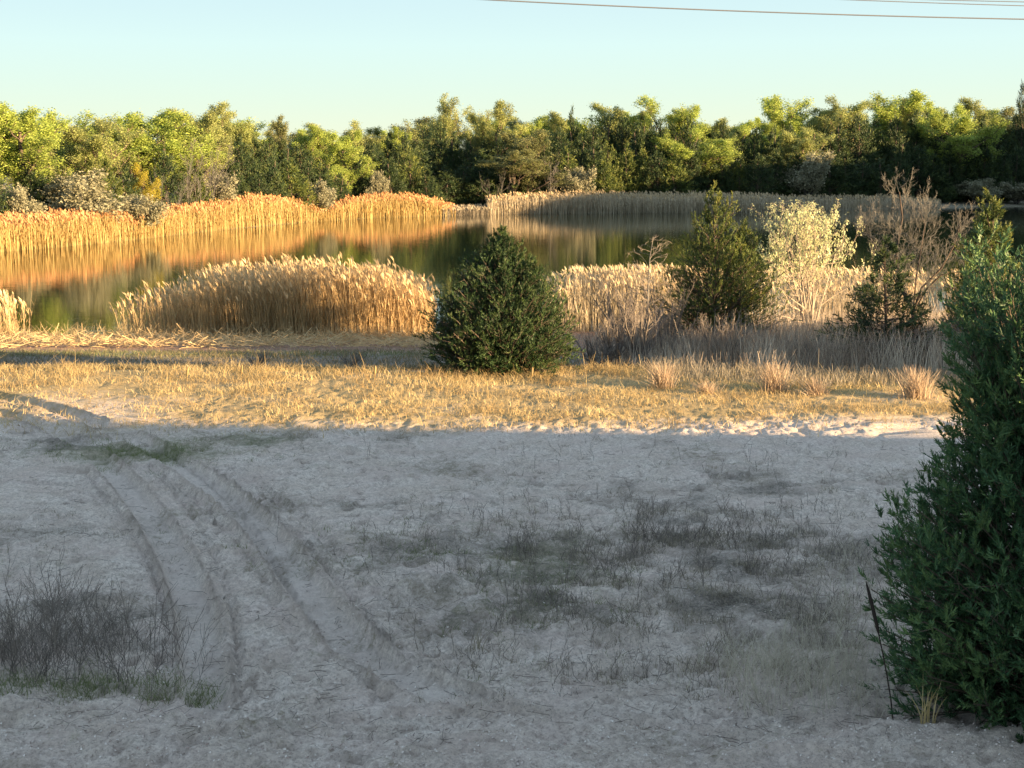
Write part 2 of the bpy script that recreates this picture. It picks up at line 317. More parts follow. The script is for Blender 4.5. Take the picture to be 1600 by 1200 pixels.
def height(x, y, detail=True, want=False):
    x = np.asarray(x, float); y = np.asarray(y, float)
    sh = 1.5*sstep(x, 4, 9)                   # right of the bush the land falls off a little nearer
    wig = .5*perlin(x*.12, y*.05+3, 5)
    yy = y+sh+wig
    prof = np.interp(yy, [-300, 0, 13.0, 16.2, 24, 33, 38, 40.5, 43, 46.5, 53, 58.6, 62, 70], [3, .3, .25, .0, .0, .04, .16, .16, -.12, -.62, -.80, -.97, -1.0, -1.0])
    # foreground lip: the edge of the gravel pad
    lip = np.interp(x, [-8, -5.6, -3.2, -1.5, 1.5, 4, 8], [14.9, 14.9, 14.75, 14.0, 13.3, 14.25, 14.0])
    li = .5-.5*np.tanh((y-lip-.15*perlin(x*1.3, x*0+2, 2))/.16)
    soft = np.interp(x, [-3.2, -2.2, 0, 1.2, 2.6], [1, .25, .1, .3, 1])
    prof = prof*(1-sstep(y, 10, 12)*(1-sstep(y, 16.2, 17.5)))+(sstep(y, 10, 12)*(1-sstep(y, 16.2, 17.5)))*(.25*(soft*li+(1-soft)*(1-sstep(y, 12, 17))))
    sd = lake_sd(x, y)
    farside = y > 66
    bank = WZ+.05+1.6*(1-np.exp(-np.maximum(sd, 0)/14.0))
    z = np.where(farside & (sd > 0), bank, prof)
    # low ground either side of the frame near the lake blends into the profile
    t = sstep(y, 60, 72); z = np.where((sd > 0), prof*(1-t)+bank*t, z)
    near_edge = WZ+.02+.08*sd
    z = np.where((sd > 0) & (y < 75), np.minimum(z, near_edge+.0), z)
    z = np.where(sd <= 0, WZ-.02+np.maximum(sd*.22, -1.6), z)
    # unseen sandy bank added right of the yard, shaped to shade the foreground
    shade_bankh = sstep(x, 17, 30)*np.clip(.38*(28.6-y-.466*(x-30)), 0, 6.6)
    z = np.maximum(z, np.where(x > 15, z+shade_bankh*np.where(y > -60, 1, .5), z))
    # bluff added beyond the right hand shore, sized to shade the far wood
    shade_bluff = 21*sstep(x, 112, 158)*sstep(y, 130, 156)*(1-sstep(y, 420, 520))
    z = z+shade_bluff*(1+.12*perlin(x*.02, y*.03, 3))
    if detail:
        w = (1-sstep(y, 42, 56))*(y < 60)*(sd > 0)
        sand = 1-sstep(y, 31, 35)*.55
        damp = np.ones_like(x)
        tr = np.zeros_like(x); sup = np.zeros_like(x)
        sel = (np.abs(x) < 20) & (y > 9) & (y < 46)
        xs, ys = x[sel], y[sel]
        if xs.size:
            trs = np.zeros_like(xs); sps = np.zeros_like(xs)
            for P, hw, dep in TR:
                best = np.full(xs.shape, 1e9); al = np.zeros(xs.shape); run = 0
                for i in range(len(P)-1):
                    a, b = P[i], P[i+1]; v = b-a; l2 = v@v
                    if l2 < 1e-9: continue
                    t = np.clip(((xs-a[0])*v[0]+(ys-a[1])*v[1])/l2, 0, 1)
                    d = np.hypot(xs-a[0]-t*v[0], ys-a[1]-t*v[1]); q = d < best
                    best = np.where(q, d, best); al = np.where(q, run+t*math.sqrt(l2), al); run += math.sqrt(l2)
                r = best/hw
                groove = -(1/(1+np.exp(np.minimum((r-1)*14, 50))))
                ridge = np.exp(-((r-1.3)/.22)**2)
                vary = .95+.35*perlin(al*.5, al*0+hw*9, 4)
                tread = np.where(r < .85, .026*np.sin(al*2*np.pi/.26+1.5*np.abs(r))*(.6+.8*perlin(al*.7, al*0, 6)), 0)*(hw > .2)
                trs += 2.0*dep*vary*np.interp(al, [0, max(run-1.6, .1), run], [1, 1, 0])*(groove+.75*ridge)+1.3*tread
                sps = np.maximum(sps, (1/(1+np.exp((r-1.1)*9)))*(.6 if hw > .2 else .2)*np.interp(al, [0, run-1.2, run], [1, 1, 0]))
            tonly = trs.copy()
            for fx_, fy_, a, dp in FOOT:
                dp *= 1.5
                dx = xs-fx_; dy = ys-fy_; u = dx*math.cos(a)+dy*math.sin(a); v = -dx*math.sin(a)+dy*math.cos(a)
                q = (u/.10)**2+(v/.17)**2
                k = q < 6
                trs[k] += -dp*np.exp(-q[k]**2*.8)+dp*.35*np.exp(-(q[k]-2)**2)
            for mx_, my_, rx, ry, h in MOUND:
                q = ((xs-mx_)/rx)**2+((ys-my_)/ry)**2; k = q < 6
                trs[k] += h*np.exp(-q[k])*(1+.5*perlin(xs[k]*5, ys[k]*5, 8))
            tr[sel] = trs; sup[sel] = sps
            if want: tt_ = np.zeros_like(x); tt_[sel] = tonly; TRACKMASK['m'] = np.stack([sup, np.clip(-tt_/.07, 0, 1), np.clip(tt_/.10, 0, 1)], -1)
        rough = .06*fbm(x*1.7, y*1.9, 5, 1, .6)+.055*(1-np.abs(fbm(x*2.9, y*3.6, 3, 9))*1.8)+.06*perlin(x*.45, y*.45, 6)
        P_, Q_ = px_of(x, y)
        churn = np.exp(-((P_-900)/380)**2-((Q_-940)/110)**2)
        rough = rough+churn*.075*fbm(x*2.3+5, y*2.3, 4, 12, .6)
        dn_ = np.zeros_like(x)
        if sel.any():
            xs, ys = x[sel], y[sel]
            den = np.clip(.75+.7*perlin(xs*.4, ys*.4, 17), .1, 1.2)
            dn_[sel] = den*(.60*dents(xs, ys, .42, 5, .75, .05, .12)+.5*dents(xs+.13, ys, .26, 77, .5, .03, .06))*(1-.75*sstep(ys, 29.5, 31.5))
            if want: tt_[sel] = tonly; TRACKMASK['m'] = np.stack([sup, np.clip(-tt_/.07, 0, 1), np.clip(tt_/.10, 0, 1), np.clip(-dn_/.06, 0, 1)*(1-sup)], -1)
        z = z+w*((rough*sand*.8+dn_*(y < 36))*(1-sup)+tr)
    return z

def axis(segs):
    out = [segs[0][0]]
    for a, b, s0, s1 in segs:
        v = a; L = abs(b-a)
        while v < b-1e-6:
            t = (v-a)/L; v = min(b, v+s0+(s1-s0)*t); out.append(v)
    return np.array(out)
xp = axis([(0, 8.5, .056, .062), (9.5, 24, .08, .6), (24, 130, 1.0, 5), (130, 2500, 8, 220)])
xs = np.concatenate([-xp[:0:-1], xp])
ys = axis([(-300, 0, 20, 4), (0, 11, 2, .15), (11, 26, .05, .09), (26, 46, .10, .2), (46, 68, .2, .6), (68, 330, 1.4, 4), (330, 3500, 10, 300)])
X, Y = np.meshgrid(xs, ys); Z = height(X, Y, True, True)
g = Geo()
nx, ny = len(xs), len(ys)
b = (np.arange(ny-1)[:, None]*nx+np.arange(nx-1)[None])
g.add(np.stack([X, Y, Z], -1), np.stack([b, b+1, b+nx+1, b+nx], -1), 0.0)
ground = g.build('ground', M['ground'], smooth=True); tag(ground, kind='structure')
PX, PY = px_of(X, Y); sdm = lake_sd(X, Y)
def blob(cx, cy, rx, ry, p=2): return np.exp(-(((PX-cx)/rx)**2+((PY-cy)/ry)**2))
front = Y > 5
lowf = fbm(X*.35, Y*.35, 4, 21)
straw = sstep(Y, 30.5, 34.5)*(1-sstep(Y+1.5*sstep(X, 4, 9), 40.5, 43.5))*.95
straw -= .55*np.exp(-((PX-120)/170)**2-((PY-645)/22)**2)
straw -= .5*sstep(PX, 1000, 1300)*np.exp(-((PY-668)/14)**2)
straw = straw+.25*lowf
strw2 = sstep(Y, 43, 47)*(1-sstep(Y, 52, 55))*.45*(sdm > 0)
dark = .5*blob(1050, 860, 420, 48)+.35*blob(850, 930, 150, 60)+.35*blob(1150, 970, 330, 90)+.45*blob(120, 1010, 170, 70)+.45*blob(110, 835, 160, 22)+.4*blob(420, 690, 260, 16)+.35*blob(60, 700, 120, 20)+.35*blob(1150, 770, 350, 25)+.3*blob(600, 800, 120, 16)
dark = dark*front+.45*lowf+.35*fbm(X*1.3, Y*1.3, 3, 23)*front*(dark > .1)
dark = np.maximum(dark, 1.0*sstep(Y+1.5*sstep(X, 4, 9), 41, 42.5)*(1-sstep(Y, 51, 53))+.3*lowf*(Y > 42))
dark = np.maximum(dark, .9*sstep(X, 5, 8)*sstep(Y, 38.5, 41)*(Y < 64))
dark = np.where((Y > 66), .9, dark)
green = .75*blob(200, 710, 130, 16)+.5*blob(400, 690, 120, 12)+.45*blob(150, 1080, 190, 22)+.5*blob(1250, 612, 260, 10)+.55*blob(480, 546, 190, 7)+.35*blob(830, 870, 120, 60)+.25*blob(860, 950, 130, 50)
green = green*front+.2*fbm(X*.6, Y*.6, 3, 31)
green = np.where(Y > 66, .35, green)
wr = sstep(Y, 50.5, 53.5)*(sdm > -.5)*(Y < 62)*.85
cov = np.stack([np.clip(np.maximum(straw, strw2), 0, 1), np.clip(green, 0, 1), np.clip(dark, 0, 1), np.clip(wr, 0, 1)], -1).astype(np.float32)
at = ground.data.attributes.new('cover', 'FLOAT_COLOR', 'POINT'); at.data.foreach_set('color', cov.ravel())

at = ground.data.attributes.new('track_tone_and_shade', 'FLOAT_COLOR', 'POINT'); tm = TRACKMASK['m'].astype(np.float32); at.data.foreach_set('color', tm.ravel())  # track tone, with relief shade painted on ridges and dents
def gz(x, y): return height(np.atleast_1d(x), np.atleast_1d(y))
def gz1(x, y): return float(height(np.array([float(x)]), np.array([float(y)]))[0])

# water: one sheet at lake level, clipped to a little beyond the shore line
wx = axis([(-330, 330, 22, 22)]); wy = axis([(52, 300, 20, 20)])
X2, Y2 = np.meshgrid(wx, wy); g = Geo(); n2 = len(wx)
b = (np.arange(len(wy)-1)[:, None]*n2+np.arange(n2-1)[None])
g.add(np.stack([X2, Y2, np.full_like(X2, WZ)], -1), np.stack([b, b+1, b+n2+1, b+n2], -1), 0.)
tag(g.build('water', M['water']), kind='structure')

# distant wooded hills
hx = np.linspace(-1500, 2200, 260); hy = np.linspace(1150, 1900, 16)
X3, Y3 = np.meshgrid(hx, hy)
hz = (np.interp(hx, [-1500, -200, 80, 160, 185, 240, 300, 420, 520, 900, 2200], [15, 15, 18, 42, 50, 50, 46, 50, 58, 64, 60]))[None]*np.sin(np.clip((Y3-1150)/500, 0, 1)*np.pi/2)
hz = hz+2.2*fbm(X3*.03, Y3*.03, 3, 41)-2
g = Geo(); n3 = len(hx); b = (np.arange(15)[:, None]*n3+np.arange(n3-1)[None])
g.add(np.stack([X3, Y3, hz], -1), np.stack([b, b+1, b+n3+1, b+n3], -1), .5)
tag(g.build('hills', M['hill'], smooth=True), kind='structure')

# ------------------------------------------------------------------ plant generators
def grow(rng, P, R, n, t0, t1, ang, spread, lf, up, K=4, wob=.15, rf=.6, end=.3, minr=0.0):
    N, Kp = P.shape[:2]; idx = np.repeat(np.arange(N), n)
    t = t0+(t1-t0)*((np.tile(np.arange(n), N)+rng.rand(N*n))/n)
    f = t*(Kp-1); i = np.clip(np.floor(f).astype(int), 0, Kp-2); fr = (f-i)[:, None]
    a = P[idx, i]; b = P[idx, i+1]; pos = a*(1-fr)+b*fr; d0 = unit(b-a); rad = R[idx, i]*(1-fr[:, 0])+R[idx, i+1]*fr[:, 0]
    plen = np.linalg.norm(np.diff(P, axis=1), axis=-1).sum(1)[idx]
    pr = rng.randn(N*n, 3); pr = unit(pr-(pr*d0).sum(1, keepdims=True)*d0)
    an = np.radians(ang+spread*rng.randn(N*n))[:, None]
    d = unit(d0*np.cos(an)+pr*np.sin(an))
    L = plen*lf*(1-.45*(t-t0)/(t1-t0+1e-6))*rng.uniform(.65, 1.25, N*n)
    pts = [pos]; p = pos
    for k in range(K-1):
        d = unit(d+np.array([0, 0, up])+wob*rng.randn(N*n, 3)); p = p+d*(L/(K-1))[:, None]; pts.append(p)
    rr = np.maximum(rad*rf, minr)[:, None]*np.linspace(1, end, K)[None]
    return np.stack(pts, 1), rr
def trunk_path(rng, H, r, K=6, lean=.04, x0=0, y0=0, dirx=0, diry=0):
    p = np.array([x0, y0, -.15]); pts = [p]; d = np.array([dirx, diry, 1.0])
    for k in range(K-1):
        d = unit(d+lean*rng.randn(3)*np.array([1, 1, .1])); p = p+d*H/(K-1); pts.append(p)
    return np.array(pts)[None], (r*np.linspace(1, .3, K))[None]
def leaf_cloud(rng, g, P, m, sig, s, t0=.2, aspect=.8, tint0=None):
    N, K = P.shape[:2]; idx = np.repeat(np.arange(N), m); t = t0+(1-t0)*rng.rand(N*m)
    f = t*(K-1); i = np.clip(np.floor(f).astype(int), 0, K-2); fr = (f-i)[:, None]
    C = P[idx, i]*(1-fr)+P[idx, i+1]*fr+rng.randn(N*m, 3)*sig
    u = unit(rng.randn(N*m, 3)); v = unit(np.cross(u, rng.randn(N*m, 3)))
    sz = s*rng.uniform(.55, 1.3, N*m)[:, None]
    cl = rng.rand(N)[idx]
    g.leaves(C, u*sz*.5, v*sz*aspect, np.clip(.5*cl+.5*rng.rand(N*m), 0, 1))

def cottonwood(seed, airy=0., mat='cotton_a', spread=1.0, H=18.0):
    rng = np.random.RandomState(seed)
    P0, R0 = trunk_path(rng, H*.72, H*.022, 6, .07)
    P1, R1 = grow(rng, P0, R0, 11, .15, .98, 46*spread, 12, .62, .3, 5, .2, .6)
    P2, R2 = grow(rng, np.concatenate([P1]), R1, 8, .25, 1, 38, 10, .45, .22, 4, .2, .55)
    P3, R3 = grow(rng, P2, R2, 6, .2, 1, 40, 12, .55, .4, 3, .2, .6, .4, .02)
    gt = Geo(); gt.tubes(P0, R0, 7, .4); gt.tubes(P1, R1, 5, .4); gt.tubes(P2, R2, 3, .5); gt.tubes(P3, R3, 3, .6)
    gc = Geo(); leaf_cloud(rng, gc, P3, int(50*(1-airy)), .25, .17); leaf_cloud(rng, gc, P2, int(16*(1-airy)), .26, .17, .6)
    return norm_tree(gt, gc, M['bark'], M[mat])
def bare(seed, H=8., mat='twig', leaves=0, lmat=None, multi=1, ang=35, lsize=.1, lsig=.1, lf=.55, up=.15, r=.02, tw=5, lowcut=0):
    rng = np.random.RandomState(seed); gt = Geo(); Ps = []; Rs = []
    for k in range(multi):
        a = 2*np.pi*k/multi+rng.rand(); sp = 0 if multi == 1 else rng.uniform(.15, .55)
        P0, R0 = trunk_path(rng, H*(.72 if multi == 1 else .6)*rng.uniform(.8, 1.05), H*r, 6, .1, dirx=sp*math.cos(a), diry=sp*math.sin(a)); Ps.append(P0); Rs.append(R0)
    P0 = np.concatenate(Ps); R0 = np.concatenate(Rs)
    P1, R1 = grow(rng, P0, R0, 8 if multi == 1 else 6, .2, 1, ang, 8, lf, up, 5, .18, .6)
    P2, R2 = grow(rng, P1, R1, 6, .2, 1, ang, 10, .48, up, 4, .2, .6)
    P3, R3 = grow(rng, P2, R2, tw, .2, 1, ang, 12, .5, up, 4, .2, .6, .3, H*.0008)
    gt.tubes(P0, R0, 6, .2); gt.tubes(P1, R1, 5, .3); gt.tubes(P2, R2, 3, .5); gt.tubes(P3, R3, 3, .8)
    gc = None
    if leaves:
        gc = Geo(); leaf_cloud(rng, gc, P3, leaves, lsig, lsize); leaf_cloud(rng, gc, P2, leaves//2+1, lsig, lsize, .5)
    if lowcut and gc:
        zt_ = np.percentile(np.concatenate(gc.V)[:, 2], 99)
        Vn, Qn, Tn = [], [], []; n_ = 0
        for v, t in zip(gc.V, gc.T):
            c4 = v.reshape(-1, 3, 3); f_ = c4[:, :, 2].mean(1)/zt_
            k_ = rng.rand(len(c4)) < np.clip((f_-lowcut)/.25+.12, .08, 1); c4 = c4[k_]
            Vn.append(c4.reshape(-1, 3)); Tn.append(t.reshape(-1, 3)[k_].ravel()); Qn.append(np.arange(len(c4)*3).reshape(-1, 3)+n_); n_ += len(c4)*3
        gc.V, gc.Q, gc.T, gc.n = Vn, Qn, Tn, n_
    return norm_tree(gt, gc, M[mat], M[lmat] if lmat else None)
def norm_tree(gt, gc, mt, mc):
    z = np.percentile(np.concatenate([v[:, 2] for v in (gc.V if gc else gt.V)]), 99.7); r = np.percentile(np.abs(np.concatenate(gc.V if gc else gt.V)[:, 0]), 97)
    for gg in (gt, gc):
        if gg: gg.V = [v/z for v in gg.V]
    return dict(trunk=gt.mesh('trunk', mt), crown=gc.mesh('crown', mc) if gc else None, w=2*r/z)
def sprigs(rng, g, B, D, s, k, T, wr=.34):
    N = len(B); ref = unit(rng.randn(N, 3)); side = unit(np.cross(D, ref))
    for j in range(k):
        f = j/max(k-1, 1)
        c = B+D*(s*f*.75)[:, None]
        sg = 1 if j % 2 else -1
        dd = unit(D+side*sg*(.65*(1-.5*f))+.25*rng.randn(N, 3)) if j < k-1 else D
        L = s*(.55-.2*f)*rng.uniform(.8, 1.2, N); w = L*wr
        wv = unit(np.cross(dd, rng.randn(N, 3)))*w[:, None]
        g.leaves(c+dd*(L*.5)[:, None], dd*(L*.5)[:, None], wv, np.clip(T+.12*rng.randn(N), 0, 1))
def cedar(seed, H, prof, nb, nsub, nsp, s, k, mat, norm=True, lump=.22, bend=1.0, bark='bark', zlow=.02, lfs=.34, upg=.55, wr=.34):
    rng = np.random.RandomState(seed); zt, rt = zip(*prof)
    g = Geo(); gt = Geo()
    P0, R0 = trunk_path(rng, H*.93, max(H*.016, .03), 7, .02); gt.tubes(P0, R0, 7, .3)
    zz = np.linspace(zlow, 1, 200); w = np.interp(zz, zt, rt)+.04*max(rt); cdf = np.cumsum(w)/w.sum()
    z = np.interp((np.arange(nb)+rng.rand(nb))/nb, cdf, zz); az = np.arange(nb)*2.39996+.5*rng.randn(nb)
    r = np.interp(z, zt, rt)*(.82+.2*rng.rand(nb))*(1+lump*perlin(az*1.1+seed, z*H*.9+seed, 3)+lump*.6*perlin(az*3+1, z*H*2.2, 7))
    el = np.radians(np.interp(z, [0, .3, .8, 1], [8, 25, 50, 75]))*bend
    tip = np.stack([r*np.cos(az), r*np.sin(az), z*H+.02*H*rng.randn(nb)], -1); tip[:, 2] = np.maximum(tip[:, 2], .06)
    z0 = np.clip(tip[:, 2]-r*np.tan(np.minimum(el, 1.2)), .04*H, .9*H)
    st = np.stack([np.interp(z0, P0[0, :, 2], P0[0, :, 0]), np.interp(z0, P0[0, :, 2], P0[0, :, 1]), z0], -1)
    mid = .5*(st+tip)-np.array([0, 0, 1])*(.06*r)[:, None]+.03*r[:, None]*rng.randn(nb, 3)
    t = np.linspace(0, 1, 5)[None, :, None]
    P1 = (1-t)**2*st[:, None]+2*t*(1-t)*mid[:, None]+t**2*tip[:, None]
    R1 = np.maximum(.011*r+.002*H*.3, .004)[:, None]*np.linspace(1, .25, 5)[None]
    gt.tubes(P1, R1, 3, .4)
    P2, R2 = grow(rng, P1, R1, nsub, .3, 1, 42, 12, lfs, .16, 3, .15, .5)
    if k > 4: gt.ribbons(P2, np.maximum(R2, .002)*2, unit(np.cross(P2[:, -1]-P2[:, 0], rng.randn(len(P2), 3))), np.full(len(P2), .5))
    N2 = len(P2); tt = rng.rand(N2, nsp); tt[:, 0] = .95
    f = (.25+.75*tt)*2; i = np.clip(np.floor(f).astype(int), 0, 1); fr = (f-i)[..., None]; idx = np.arange(N2)[:, None]
    B = P2[idx, i]*(1-fr)+P2[idx, i+1]*fr; D = P2[idx, i+1]-P2[idx, i]
    B = B.reshape(-1, 3); D = unit(unit(D.reshape(-1, 3))+np.array([0, 0, upg])+.35*rng.randn(len(B), 3))
    # sprigs at the branch ends point on
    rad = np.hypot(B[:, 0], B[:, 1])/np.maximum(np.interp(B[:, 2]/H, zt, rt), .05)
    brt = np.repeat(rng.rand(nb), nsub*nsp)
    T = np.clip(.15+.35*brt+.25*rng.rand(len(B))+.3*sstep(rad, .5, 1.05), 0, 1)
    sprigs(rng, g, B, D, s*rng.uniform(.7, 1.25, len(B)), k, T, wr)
    if norm: return norm_tree(gt, g, M[bark], M[mat])
    return gt, g
def place(name, var, x, y, H, label, cat, wpx=None, rz=0., group=None, zoff=0., wm=None):
    o = empty(name, (x, y, gz1(x, y)+zoff), rz)
    W = wm if wm else (wpx/F*y if wpx else H*var['w'])
    sx = W/var['w']; o.scale = (sx, sx, H)
    for part in ('trunk', 'crown'):
        if var[part]:
            c = bpy.data.objects.new(part, var[part]); COL.objects.link(c); c.parent = o
    tag(o, label, cat, group); return o
def place_px(name, var, px, top, y, label, cat, wpx, rz, group=None):
    x = float(at_y(px, top, y)[0]); zt = float(at_y(px, top, y)[1])
    return place(name, var, x, y, zt-gz1(x, y), label, cat, wpx, rz, group)

# ------------------------------------------------------------------ the far woods
R = np.random.RandomState(11)
CW = {'a': [cottonwood(s, 0, 'cotton_a') for s in (1, 2, 3)], 'b': [cottonwood(s, .15, 'cotton_b') for s in (4, 5, 6)],
      'airy': [cottonwood(s, .45, 'cotton_b', .8) for s in (7, 8)], 'c': [cottonwood(s, .2, 'cotton_c') for s in (9, 10)], 'y': [cottonwood(21, .3, 'yellow')]}
cone = [(0, .8), (.15, 1), (.4, .8), (.7, .45), (.9, .16), (1, .02)]
egg = [(0, .7), (.2, 1), (.5, .95), (.75, .65), (.92, .3), (1, .05)]
CE = {'d': [cedar(30+s, 9, [(a, b*2.2) for a, b in (cone, egg, cone, egg)[s]], 130, 7, 3, .55, 4, 'cedar') for s in range(4)],
      'w': [cedar(40+s, 8, [(a, b*2.2) for a, b in (cone, egg, cone)[s]], 120, 7, 3, .5, 4, 'cedar_warm') for s in range(3)]}
WI = [bare(50+s, 5., 'twig', 8, 'willow', 6, 32, .13, .16, r=.012) for s in range(3)]
BA = [bare(60+s, 9., 'twig', 0, None, 2 if s else 4, 36, tw=9, r=.009) for s in range(2)]

ORD = ['first', 'second', 'third', 'fourth', 'fifth', 'sixth', 'seventh', 'eighth', 'ninth', 'tenth', 'eleventh', 'twelfth', 'thirteenth', 'fourteenth',
       'fifteenth', 'sixteenth', 'seventeenth', 'eighteenth', 'nineteenth', 'twentieth']
ORD += ['twenty-'+o for o in ORD[:9]]+['thirtieth']+['thirty-'+o for o in ORD[:9]]+['fortieth']+['forty-'+o for o in ORD[:9]]+['fiftieth']+['fifty-'+o for o in ORD[:9]]+['sixtieth']+['sixty-'+o for o in ORD[:9]]+['seventieth']+['seventy-'+o for o in ORD[:9]]

left_cw = [(-45, 165, 22, 150, 'a'), (22, 168, 18, 125, 'a'), (72, 180, 28, 100, 'a'), (140, 186, 18, 110, 'b'), (200, 172, 26, 130, 'a'), (255, 180, 20, 120, 'a'),
           (300, 172, 34, 100, 'b'), (332, 160, 40, 90, 'b'), (378, 176, 38, 90, 'b'), (425, 182, 40, 70, 'c')]
for i, (px, top, off, w, k) in enumerate(left_cw):
    y = float(shore_y(px))+off
    place_px('cottonwood_tree', CW[k][i % len(CW[k])], px, top, y, 'lime green spring cottonwood on the left bank, %s from the left edge of the wood' % ORD[i], 'tree', w, R.rand()*6, 'cottonwoods on the left bank')
back_cw = [(470, 198, 'a', 80), (512, 194, 'b', 80), (560, 190, 'b', 90), (602, 200, 'a', 60), (664, 147, 'airy', 75), (700, 190, 'b', 60), (738, 166, 'airy', 70), (775, 160, 'b', 80),
           (808, 170, 'airy', 60), (845, 190, 'a', 70), (884, 176, 'b', 60), (918, 186, 'a', 60), (952, 162, 'b', 70), (990, 174, 'b', 60), (1036, 153, 'a', 80), (1078, 166, 'a', 70),
           (1110, 186, 'b', 60), (1152, 190, 'a', 70), (1190, 186, 'a', 60), (1236, 150, 'a', 80), (1282, 152, 'b', 80), (1325, 160, 'b', 80), (1388, 147, 'a', 90), (1432, 156, 'b', 70),
           (1478, 160, 'a', 80), (1525, 155, 'b', 80), (1572, 168, 'c', 80), (1625, 160, 'b', 90), (1680, 165, 'b', 90)]
for i, (px, top, k, w) in enumerate(back_cw):
    y = float(shore_y(px))+R.uniform(30, 44)
    lab = {664: 'tall airy cottonwood with dark forked trunk standing highest above the centre of the far wood'}.get(px, '%s cottonwood, %s from the left along the skyline of the far wood' % ({'a': 'bright lime', 'b': 'pale green', 'airy': 'thin leaved airy', 'c': 'olive green'}[k], ORD[i]))
    place_px('cottonwood_tree', CW[k][i % len(CW[k])], px, top, y, lab, 'tree', w*1.15, R.rand()*6, 'cottonwoods on the far skyline')
for i, px in enumerate(range(-55, 1720, 44)):
    top = np.interp(px, [-60, 80, 130, 200, 330, 430, 480, 600, 650, 760, 850, 950, 1040, 1120, 1180, 1240, 1300, 1400, 1520, 1720],
                    [176, 184, 194, 184, 176, 190, 202, 204, 186, 182, 190, 182, 172, 192, 192, 172, 172, 166, 168, 176])+R.uniform(-4, 8)
    k = 'ab'[i % 2] if R.rand() < .85 else 'c'
    place_px('cottonwood_tree', CW[k][i % len(CW[k])], px, top, float(shore_y(px))+R.uniform(44, 54), '%s filling the gaps behind the front crowns, %s such tree from the left' % ({'a': 'lime leafed cottonwood', 'b': 'pale leafed cottonwood', 'c': 'olive leafed cottonwood'}[k], ORD[i]), 'tree', R.uniform(80, 110), R.rand()*6, 'cottonwoods in the rearmost row')
mid_cw = [(545, 205, 'a', 90, 14, 'broad lime cottonwood leaning over dark cedars left of the tall airy tree'),
          (1078, 195, 'a', 90, 14, 'bright cottonwood hanging down among dark cedars right of centre'),
          (1505, 180, 'a', 100, 14, 'bright lime cottonwood bulging over dark cedars towards the right edge'),
          (840, 205, 'c', 90, 12, 'olive tree leafing out in front of the skyline cottonwoods at the centre'),
          (800, 235, 'c', 90, 7, 'brownish olive tree low over the shore behind the gap in the reeds'),
          (225, 255, 'y', 45, 9, 'small yellow leafed tree between dark cedars on the left bank'),
          (1250, 200, 'b', 70, 18, 'pale green cottonwood sunk among cedars below the right hand skyline')]
for i, (px, top, k, w, off, lab) in enumerate(mid_cw):
    place_px('cottonwood_tree' if k != 'y' else 'yellow_leafed_tree', CW[k][(i*2) % len(CW[k])], px, top, float(shore_y(px))+off, lab, 'tree', w, R.rand()*6)
# cedars: back row and shore row
cnt = 0
px = 352
while px < 1680:
    top = np.interp(px, [350, 400, 470, 560, 620, 700, 830, 900, 1000, 1130, 1200, 1300, 1400, 1680], [232, 204, 226, 226, 208, 216, 202, 186, 184, 198, 200, 190, 182, 186])+R.uniform(-8, 14)
    place_px('cedar_tree', CE['d'][cnt % 4], px, top, float(shore_y(px))+R.uniform(20, 27), 'dark cedar in the back row under the cottonwoods, %s from the left' % ORD[cnt], 'tree', R.uniform(42, 62), R.rand()*6, 'dark cedars in the far wood')
    cnt += 1; px += R.uniform(22, 31)
cnt = 0; px = 372
while px < 1690:
    top = np.interp(px, [370, 560, 640, 700, 780, 860, 950, 1100, 1300, 1680], [256, 254, 240, 250, 248, 226, 230, 238, 230, 226])+R.uniform(-16, 22)
    w = R.rand() < (.35 if px > 820 and px < 1150 else .12)
    place_px('cedar_tree', CE['w' if w else 'd'][cnt % 3], px, top, float(shore_y(px))+R.uniform(8, 14), '%s cedar in the shore row behind the far reeds, %s from the left' % ('olive tinted' if w else 'blackish green', ORD[cnt]), 'tree', R.uniform(38, 62), R.rand()*6, 'cedars along the far shore')
    cnt += 1; px += R.uniform(22, 30)
spec = [(455, 250, 7, 72, 'w', 'pyramid shaped olive cedar standing forward of the dark wood above the orange reeds'),
        (-20, 262, 9, 70, 'd', 'dark cedar at the left edge below the lime cottonwoods'), (50, 240, 14, 60, 'd', 'slender dark cedar behind the silvery shrub at far left'),
        (85, 182, 34, 26, 'd', 'thin dark cedar spire poking between two left bank cottonwoods'), (100, 262, 12, 60, 'w', 'olive cedar left of the leaning silvery willow'),
        (165, 248, 11, 66, 'w', 'olive cedar above the gap between the two orange reed beds'), (198, 258, 10, 56, 'd', 'dark cedar just left of the yellow leafed tree'),
        (258, 240, 12, 62, 'd', 'dark cedar just right of the yellow leafed tree'), (300, 246, 10, 66, 'w', 'olive cedar beside the brown bare tree on the left bank'),
        (335, 262, 9, 50, 'w', 'low olive cedar at the right end of the left bank wood'), (1602, 126, 20, 34, 'd', 'tallest cedar spire at the right edge against the sky'),
        (893, 170, 32, 30, 'd', 'dark cedar spire reaching the skyline between pale cottonwoods at the centre right'), (1002, 176, 32, 34, 'd', 'dark cedar spire on the skyline above the pale reed bed'),
        (690, 196, 30, 46, 'd', 'dark cedar tip just right of the tall airy cottonwood'), (1352, 186, 30, 50, 'd', 'dark cedar between two lime crowns on the right hand skyline'), (610, 206, 30, 44, 'd', 'dark cedar left of the tall airy cottonwood'), (1462, 196, 30, 56, 'd', 'dark cedar cutting into the lime crowns near the right edge'),
        (885, 232, 8, 60, 'w', 'yellowish cone shaped cedar right of the low brownish tree'), (945, 245, 7, 50, 'w', 'sunlit small cedar above the left part of the pale reed bed')]
for i, (px, top, off, w, k, lab) in enumerate(spec):
    place_px('cedar_tree', CE[k][i % 3], px, top, float(shore_y(px))+off, lab, 'tree', w, R.rand()*6)
